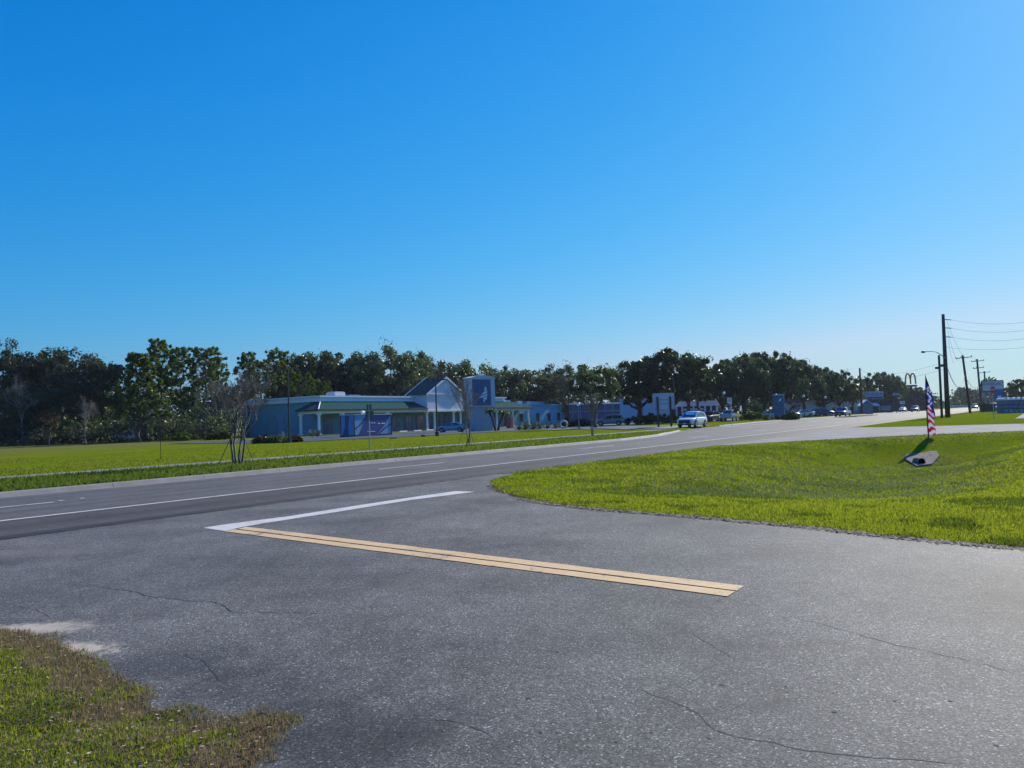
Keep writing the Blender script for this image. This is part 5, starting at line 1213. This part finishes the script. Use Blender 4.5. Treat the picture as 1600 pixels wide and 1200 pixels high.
# blue sign box under the oaks
Yb = 138; b = WD(1217.5, 649, Yb); zt_ = WD(1217, 616, Yb).z; wz = (WD(1226, 630, Yb).x - WD(1209, 630, Yb).x) / 2
r = thing('sign_box', 'upright teal blue sign cabinet with a small pale emblem under the oaks', 'sign', (b.x, Yb, Tz(b)), R(-14))
m = MB(); m.box(-wz + .12, wz - .12, -.35, .35, .05, zt_ - .35); m.build('cabinet', simple('cabinet_teal', (.015, .10, .20), .5, .06), r)
m = MB(); m.box(-wz, wz, -.42, .42, zt_ - .35, zt_ - .12); m.box(wz - .115, wz + .02, -.40, .40, .05, zt_ - .355); m.build('frame', simple('frame_pale_blue', (.25, .36, .45), .6), r)
m = MB(); m.prism([(-.05, zt_ - 1.5), (.4, zt_ - 1.25), (.4, zt_ - .85), (.2, zt_ - 1.0)], -.372, -.353, 'xz'); m.build('emblem', M_EMB, r)
# pale rectangular sign
Yb = 214; a_, c_ = WD(1353, 612, Yb), WD(1380, 623, Yb); r = thing('shop_sign', 'pale rectangular shop sign with dark lettering above the dark shop', 'sign', ((a_.x + c_.x) / 2, Yb, 0), R(-6)); wz = (c_.x - a_.x) / 2
m = MB(); m.box(-wz, wz, 0, .3, c_.z, a_.z); pnl = m.build('sign_panel', simple('shop_panel', (.30, .40, .52), .6, .05), r)
for s in (-.7, .7):
    m = MB(); m.tube([(s * wz, .15, -.2), (s * wz, .15, c_.z - .003)], .1, 6); m.build('post', M_METAL_D, r)
m = MB(); m.box(-wz * .93, wz * .93, -.03, -.004, c_.z + .12, c_.z + .62); m.build('sign_band', M_INK, pnl)
lettering('lettering', 'TUSSAUL', 1.15, M_INK, pnl, (0, -.02, c_.z + 1.25), (R(90), 0, 0), .01, .95)
# arch sign on a pole, dark name board below
Yb = 236; c0 = WD(1423, 602, Yb); sc_ = Yb / F
r = thing('arch_sign', 'tall pole sign with double golden arches over a dark red board', 'sign', (c0.x, Yb, 0), R(-3))
M_GOLD = simple('arch_gold', (.5, .32, .04), .5, .08); zb_ = WD(1423, 600, Yb).z; zt_ = WD(1423, 583.5, Yb).z
for s in (-1, 1):
    pts = [(s * 3.8 * sc_ + 3.9 * sc_ * math.cos(k), 0, zb_ + (zt_ - zb_) * abs(math.sin(k)) ** .72) for k in np.linspace(0, math.pi, 17)]
    m = MB(); m.tube(pts, [.24] * 17, 8); m.build('arch', M_GOLD, r, True)
z1, z0 = WD(1423, 597, Yb).z, WD(1423, 604.5, Yb).z
m = MB(); m.box(-9 * sc_, 9 * sc_, -.3, .35, z0, z1 - .9); pnl = m.build('name_board', simple('board_red', (.09, .015, .018), .5, .05), r)
m = MB(); m.box(-8.2 * sc_, 8.2 * sc_, -.33, -.303, z0 + .35, z0 + .62); m.build('board_stripe', simple('board_pink', (.35, .25, .27), .6), pnl)
m = MB(); m.tube([(0, 0, -.2), (0, 0, z0)], .3, 8); m.build('pole', M_METAL_D, r)
# round sign, small white signs
Yb = 205; c0 = WD(1400, 616, Yb); r = thing('round_sign', 'dark oval sign with a pale ring left of the arch sign', 'sign', (c0.x, Yb, 0), 0)
m = MB(); m.lathe([(1.0, -.06), (1.0, .06)], 24, (0, 0, 0), 'y'); o = m.build('sign_panel', M_INK, r); o.location = (0, 0, c0.z); o.scale = (1.05, 1, .72)
for x in (-.42, .42):
    m = MB(); m.tube([(x + .36 * math.cos(k), -.1, .36 * math.sin(k)) for k in np.linspace(.5 if x < 0 else .3, 5.8 if x < 0 else 6.2, 14)], .09, 6); m.build('pale_ring', M_SIGNW, o)
m = MB(); m.tube([(0, 0.1, -.2), (0, .1, c0.z - .7)], .1, 8); m.build('post', M_METAL_D, r)
Yb = 196; c0 = WD(1410, 629, Yb); r = thing('road_sign', 'small white sign with dark letters over the far white sedan', 'road sign', (c0.x, Yb, 0), 0)
m = MB(); m.box(-.65, .65, 0, .04, c0.z - .4, c0.z + .4); pnl = m.build('sign_panel', M_SIGNW, r); lettering('lettering', 'TURN', .42, M_INK, pnl, (0, -.008, c0.z), (R(90), 0, 0), .004)
c1 = WD(1409, 634.5, Yb); m = MB(); m.box(-.42, .42, 0, .04, c1.z - .25, c1.z + .25); m.build('sign_panel', M_STEELPOLE, r); m = MB(); m.tube([(0, .1, -.2), (0, .1, c0.z + .4)], .05, 6); m.build('post', M_STEELPOLE, r)
# right hand cluster: framed letter board, stop sign, blue sign, arched sheds
Yb = 172; a_, c_ = WD(1535, 596, Yb), WD(1567, 610, Yb); r = thing('letter_board', 'white framed letter board on legs behind the stop sign', 'sign', ((a_.x + c_.x) / 2, Yb, 0), R(-4)); wz = (c_.x - a_.x) / 2
m = MB(); m.box(-wz, wz, 0, .25, c_.z, a_.z); pnl = m.build('sign_panel', simple('board_grey', (.42, .47, .50), .6, .05), r)
m = MB(); m.box(-wz - .1, wz + .1, -.05, .3, a_.z, a_.z + .16); m.box(-wz - .1, wz + .1, -.05, .3, c_.z - .16, c_.z); m.box(-wz - .15, -wz, -.05, .3, c_.z, a_.z); m.box(wz, wz + .15, -.05, .3, c_.z, a_.z); m.build('frame', M_METAL_D, r)
for x, z, txt in ((-.45, .70, 'FOOD'), (.42, .68, 'GAS')): lettering('lettering', txt, .85, M_INK, pnl, (x * wz, -.02, c_.z + (a_.z - c_.z) * z), (R(90), 0, 0), .01)
for x in (-.72, -.35):
    m = MB(); m.tube([(x * wz, .12, -.2), (x * wz, .12, c_.z - .165)], .17, 8); m.build('leg', M_STEELPOLE, r)
b, t = pole_at(1553.5, 646, 604, 84); r = thing('stop_sign', 'red octagonal stop sign on a grey post at the corner lot', 'stop sign', b, R(18)); zc = WD(1552, 609, 84).z - b.z
m = MB(); m.tube([(0, .05, -.2), (0, .05, zc + .35)], .045, 6); m.build('post', M_METAL_G, r)
m = MB(); m.prism([(.40 * math.cos(k), zc + .40 * math.sin(k)) for k in np.linspace(math.pi / 8, 2 * math.pi + math.pi / 8, 9)[:-1]], -.012, .0, 'xz'); pnl = m.build('sign_panel', simple('stop_red', (.38, .02, .025), .5, .05), r)
lettering('lettering', 'STOP', .27, M_SIGNW, pnl, (0, -.016, zc), (R(90), 0, 0), .003)
b = W(1551, 646.5); m = MB(); m.lathe([(.34, -.05), (.32, .14), (.1, .2)], 12); o = m.build('post_base', M_CONC); o.location = (b.x + .1, 84, Tz(WD(1553, 646, 84))); tag(o, 'low concrete block at the foot of the stop sign post', 'block')
Yb = 150; a_, c_ = WD(1555, 608, Yb), WD(1569, 625, Yb); r = thing('shop_sign', 'bright blue sign panel with a pale stripe right of the stop sign', 'sign', ((a_.x + c_.x) / 2, Yb, 0), R(10)); wz = (c_.x - a_.x) / 2
m = MB(); m.box(-wz, wz, 0, .3, c_.z, a_.z); pnl = m.build('sign_panel', simple('panel_royal', (.012, .09, .30), .5, .05), r); m = MB(); m.prism([(-.7 * wz, c_.z + .6), (.2 * wz, c_.z + .6), (.5 * wz, c_.z + .85), (-.4 * wz, c_.z + .85)], -.03, -.004, 'xz'); m.build('sign_stripe', M_STUCCO_PALE, pnl)
m = MB(); m.tube([(0, .15, -.2), (0, .15, c_.z)], .14, 8); m.build('pole', M_METAL_D, r)
M_SHED = simple('shed_slate', (.10, .16, .22), .7, .1); Yb = 128; xs = [WD(px, 640, Yb).x for px in (1572, 1580, 1588, 1596, 1604)]
hs_ = WD(1585, 620.5, Yb).z; first = None
for i, x in enumerate(xs):
    lab = 'slate blue shed with white arched roof, ' + ('first of the row at the left', 'second of the row', 'middle one of the five', 'fourth, next to the last at the frame edge', 'last, cut by the frame edge')[i]
    w2 = (xs[1] - xs[0]) * .42; z = Tz((x, Yb))
    if first is None:
        r = thing('storage_shed', lab, 'shed', (x, Yb, z), R(-10), 'row of arched sheds'); first = r
        m = MB(); m.box(-w2, w2, 0, 2.6, 0, hs_ - .45); m.build('wall', M_SHED, r)
        arc = [(-w2 - .04, hs_ - .45)] + [(-(w2 + .04) * math.cos(k), hs_ - .45 + .42 * math.sin(k)) for k in np.linspace(.2, math.pi - .2, 8)] + [(w2 + .04, hs_ - .45)]
        m = MB(); m.prism(arc, -.15, 2.7, 'xz'); m.build('roof', M_WHITE, r)
        for zz in (.3, .62):
            m = MB(); m.box(-w2 - .02, w2 + .02, -.04, 2.64, (hs_ - .45) * zz, (hs_ - .45) * zz + .1); m.build('band', M_FASCIA, r)
        m = MB(); m.box(-w2 * .6, w2 * .6, -.03, -.003, .1, (hs_ - .45) * .28); m.build('door', M_STUCCO, r)
    else: dup(first, lab, (x, Yb, z), R(-10), 1, 'row of arched sheds')
# dark hedge-like skip and dumpster by the letter board
b = WD(1543, 641, 150); r = thing('dumpster', 'dark dumpster below the letter board', 'dumpster', (b.x, 150, Tz(b)), R(-10))
m = MB(); m.prism([(-1.1, .1), (1.1, .1), (1.25, 1.6), (-1.25, 1.6)], -.7, .7, 'xz'); m.build('bin', M_METAL_D, r); m = MB(); m.box(-1.3, 1.3, -.75, .75, 1.61, 1.7); m.build('lid', M_TRIMD, r)

# ------------------------------------------------------------------ feather banner, drain end, small lot things
M_FRED = leafmat('flag_red', (.50, .012, .05), (.55, .02, .06), .2, (1.2, .6, .7), 0); M_FWHITE = leafmat('flag_white', (.74, .70, .74), (.78, .74, .78), .22, (1, .9, .95), 0)
M_FBLUE = leafmat('flag_blue', (.012, .03, .22), (.02, .05, .28), .15, (.7, .9, 1.3), 0); M_FSLEEVE_SHADE = leafmat('flag_sleeve_shade', (.006, .008, .03), (.01, .012, .04), .1, (1, 1, 1), 0)
fb = W(1450.5, 684, .0); fz = Tz(fb); H_ = WD(1450, 585, fb.y).z - fz
r = thing('feather_banner', 'stars and stripes feather banner on a pole at the driveway edge', 'banner', (fb.x, fb.y, fz), R(-33))
m = MB(); m.tube([(0, 0, -.3), (-.01, 0, H_ * .4), (.0, 0, H_ * .8), (.03, 0, H_)], [.022, .02, .016, .01], 7); m.build('pole', M_METAL_D, r, True)
nu, nv = 26, 150; vs = []; W_ = .31
def fw(v): return W_ * (1.0 if v < .45 else 1 - ((v - .45) / .55) ** 1.7) * (1 + .10 * math.sin(v * 23)) + .012
for j in range(nv + 1):
    v = j / nv; z = .05 + v * (H_ - .06)
    for i in range(nu + 1):
        u = i / nu; vs.append((.015 + u * fw(v), .075 * math.sin(v * 17 + u * 2.2) * u + .04 * math.sin(v * 31 + 2 * u) * u, z + .14 * (1 - v) * (u - .15) * (1 if v < .3 else .3) - .04 * u * math.sin(v * 9)))
m = MB(); stars = [(random.Random(3 + k).uniform(.15, .92), .46 + .33 * k / 16 + .01, random.Random(40 + k).uniform(.05, .085)) for k in range(17)]
for j in range(nv):
    for i in range(nu):
        u, v = (i + .5) / nu, (j + .5) / nv; k = 3 if u < .09 else None
        if k is None:
            if v > .80 + .06 * math.sin(u * 4): k = 3  # sleeve's dark cloth reused as painted shade on the backlit top
            elif v > .44 + .10 * math.sin(u * 3.0 + .4) - .13 * u:
                k = 2
                for su, sv, sr in stars:
                    dx, dy = (u - su) * W_, (v - sv) * H_; rr = math.hypot(dx, dy); a = math.atan2(dy, dx)
                    if rr < sr * (.62 + .38 * math.cos(5 * a + su * 9)): k = 1
            else: k = 0 if ((v * 9.2 + .55 * u + .25 * math.sin(u * 5 + v * 12)) % 1) < .48 else 1
        q = j * (nu + 1) + i; m.f.append((q, q + 1, q + nu + 2, q + nu + 1)); m.mi.append(k)
m.v = vs; m.build('banner_cloth', [M_FRED, M_FWHITE, M_FBLUE, M_FSLEEVE_SHADE], r, True)
m = MB(); m.tube([(-.2, 0, .01), (.2, 0, .01)], .02, 5); m.tube([(0, -.2, .012), (0, .2, .012)], .02, 5); m.build('ground_spike', M_METAL_D, r)
pc = W(1439, 719, -.85)
q = [W(1421, 710.5, -.70), W(1464, 710, -.70), W(1467.5, 715, -.75), W(1456, 725, -.90), W(1432, 728.5, -.95), W(1412.5, 721, -.86)]
r = thing('drain_headwall', 'mitred concrete drain end set in the ditch below the banner', 'drain', (pc.x, pc.y, 0), R(8))
Mi = Matrix.Rotation(-R(8), 3, 'Z'); loc = [Mi @ (Vector((v.x, v.y, 0)) - Vector((pc.x, pc.y, 0))) for v in q]; zs = [-.98 + .125 * min(3.2, max(-.6, v.y - 33.4)) + .05 for v in q]
m = MB(); n = 6; m.add([(l.x, l.y, z) for l, z in zip(loc, zs)] + [(l.x, l.y, z - .3) for l, z in zip(loc, zs)], [tuple(range(n)), tuple(range(2 * n - 1, n - 1, -1))] + [(i, i + n, (i + 1) % n + n, (i + 1) % n) for i in range(n)])
m.build('slab', simple('old_concrete', (.17, .145, .125), .95, .45, 4, spec=.1, bmp=.4), r)
hb = W(1438.5, 726, -.93); lh = Mi @ (Vector((hb.x, hb.y, 0)) - Vector((pc.x, pc.y, 0))); zz = -.98 + .125 * (hb.y - 33.4) + .08
m = MB(); m.lathe([(.19, -.08), (.19, .3), (.10, .3)], 18, (lh.x, lh.y, zz), 'y'); pm_ = m.build('pipe', MATS['old_concrete'], r)
m = MB(); m.lathe([(.155, -.095), (.155, -.081)], 18, (lh.x, lh.y, zz), 'y'); m.build('pipe_mouth_shade', simple('pipe_shade', (.004, .004, .004), 1.0, .1, spec=0), pm_)  # solid near-black disc, painted as the shade inside the pipe
b = WD(797, 670, 133); r = thing('vending_machine', 'small red machine standing under the right porch', 'machine', (b.x, 133, .12), ROADROT)
m = MB(); m.box(-.5, .5, -.4, .4, 0, 1.9); m.build('cabinet', simple('machine_red', (.42, .04, .03), .4, .05), r); m = MB(); m.box(-.4, .15, -.43, -.403, .7, 1.7); m.build('display', M_GLASS2, r)
b = WD(881, 668, 115); r = thing('tyre_planter', 'pale ring planter like an upright tyre among the shrubs', 'planter', (b.x, 115, Tz(b) + .05), R(10))
m = MB(); m.tube([(.52 * math.cos(k), 0, .62 + .52 * math.sin(k)) for k in np.linspace(0, 2 * math.pi, 25)], .15, 8, cap=False); m.build('ring', simple('planter_pale', (.40, .44, .42), .7, .1), r, True)
m = MB(); m.cbox(0, 0, 0, .5, .35, .12); m.build('foot', M_CONC, r)
for px, py, Y, lab in ((662, 683.5, 86, 'small dark junction box in the grass by the pediment light pole'), (615, 687, 80, 'flat dark valve cover in the grass before the wheel stops')):
    b = WD(px, py, Y); m = MB(); m.lathe([(.3, -.05), (.3, .16), (.22, .22)], 10) if px > 640 else m.lathe([(.42, -.05), (.42, .05), (.36, .07)], 12); o = m.build('utility_cover', M_METAL_D); o.location = (b.x, Y, Tz(b)); tag(o, lab, 'utility box')

# ------------------------------------------------------------------ air
m = MB(); m.box(-700, 900, -220, 1300, -3, 40); o = m.build('haze', None); tag(o, kind='stuff')
hm = bpy.data.materials.new('haze_air'); hm.use_nodes = True; hn = hm.node_tree; hn.nodes.clear()
pv = hn.nodes.new('ShaderNodeVolumePrincipled'); pv.inputs['Color'].default_value = (.86, .93, 1, 1); pv.inputs['Density'].default_value = .00009; pv.inputs['Anisotropy'].default_value = .3
ho = hn.nodes.new('ShaderNodeOutputMaterial'); hn.links.new(pv.outputs[0], ho.inputs['Volume']); o.data.materials.append(hm)
SC.cycles.volume_bounces = 0
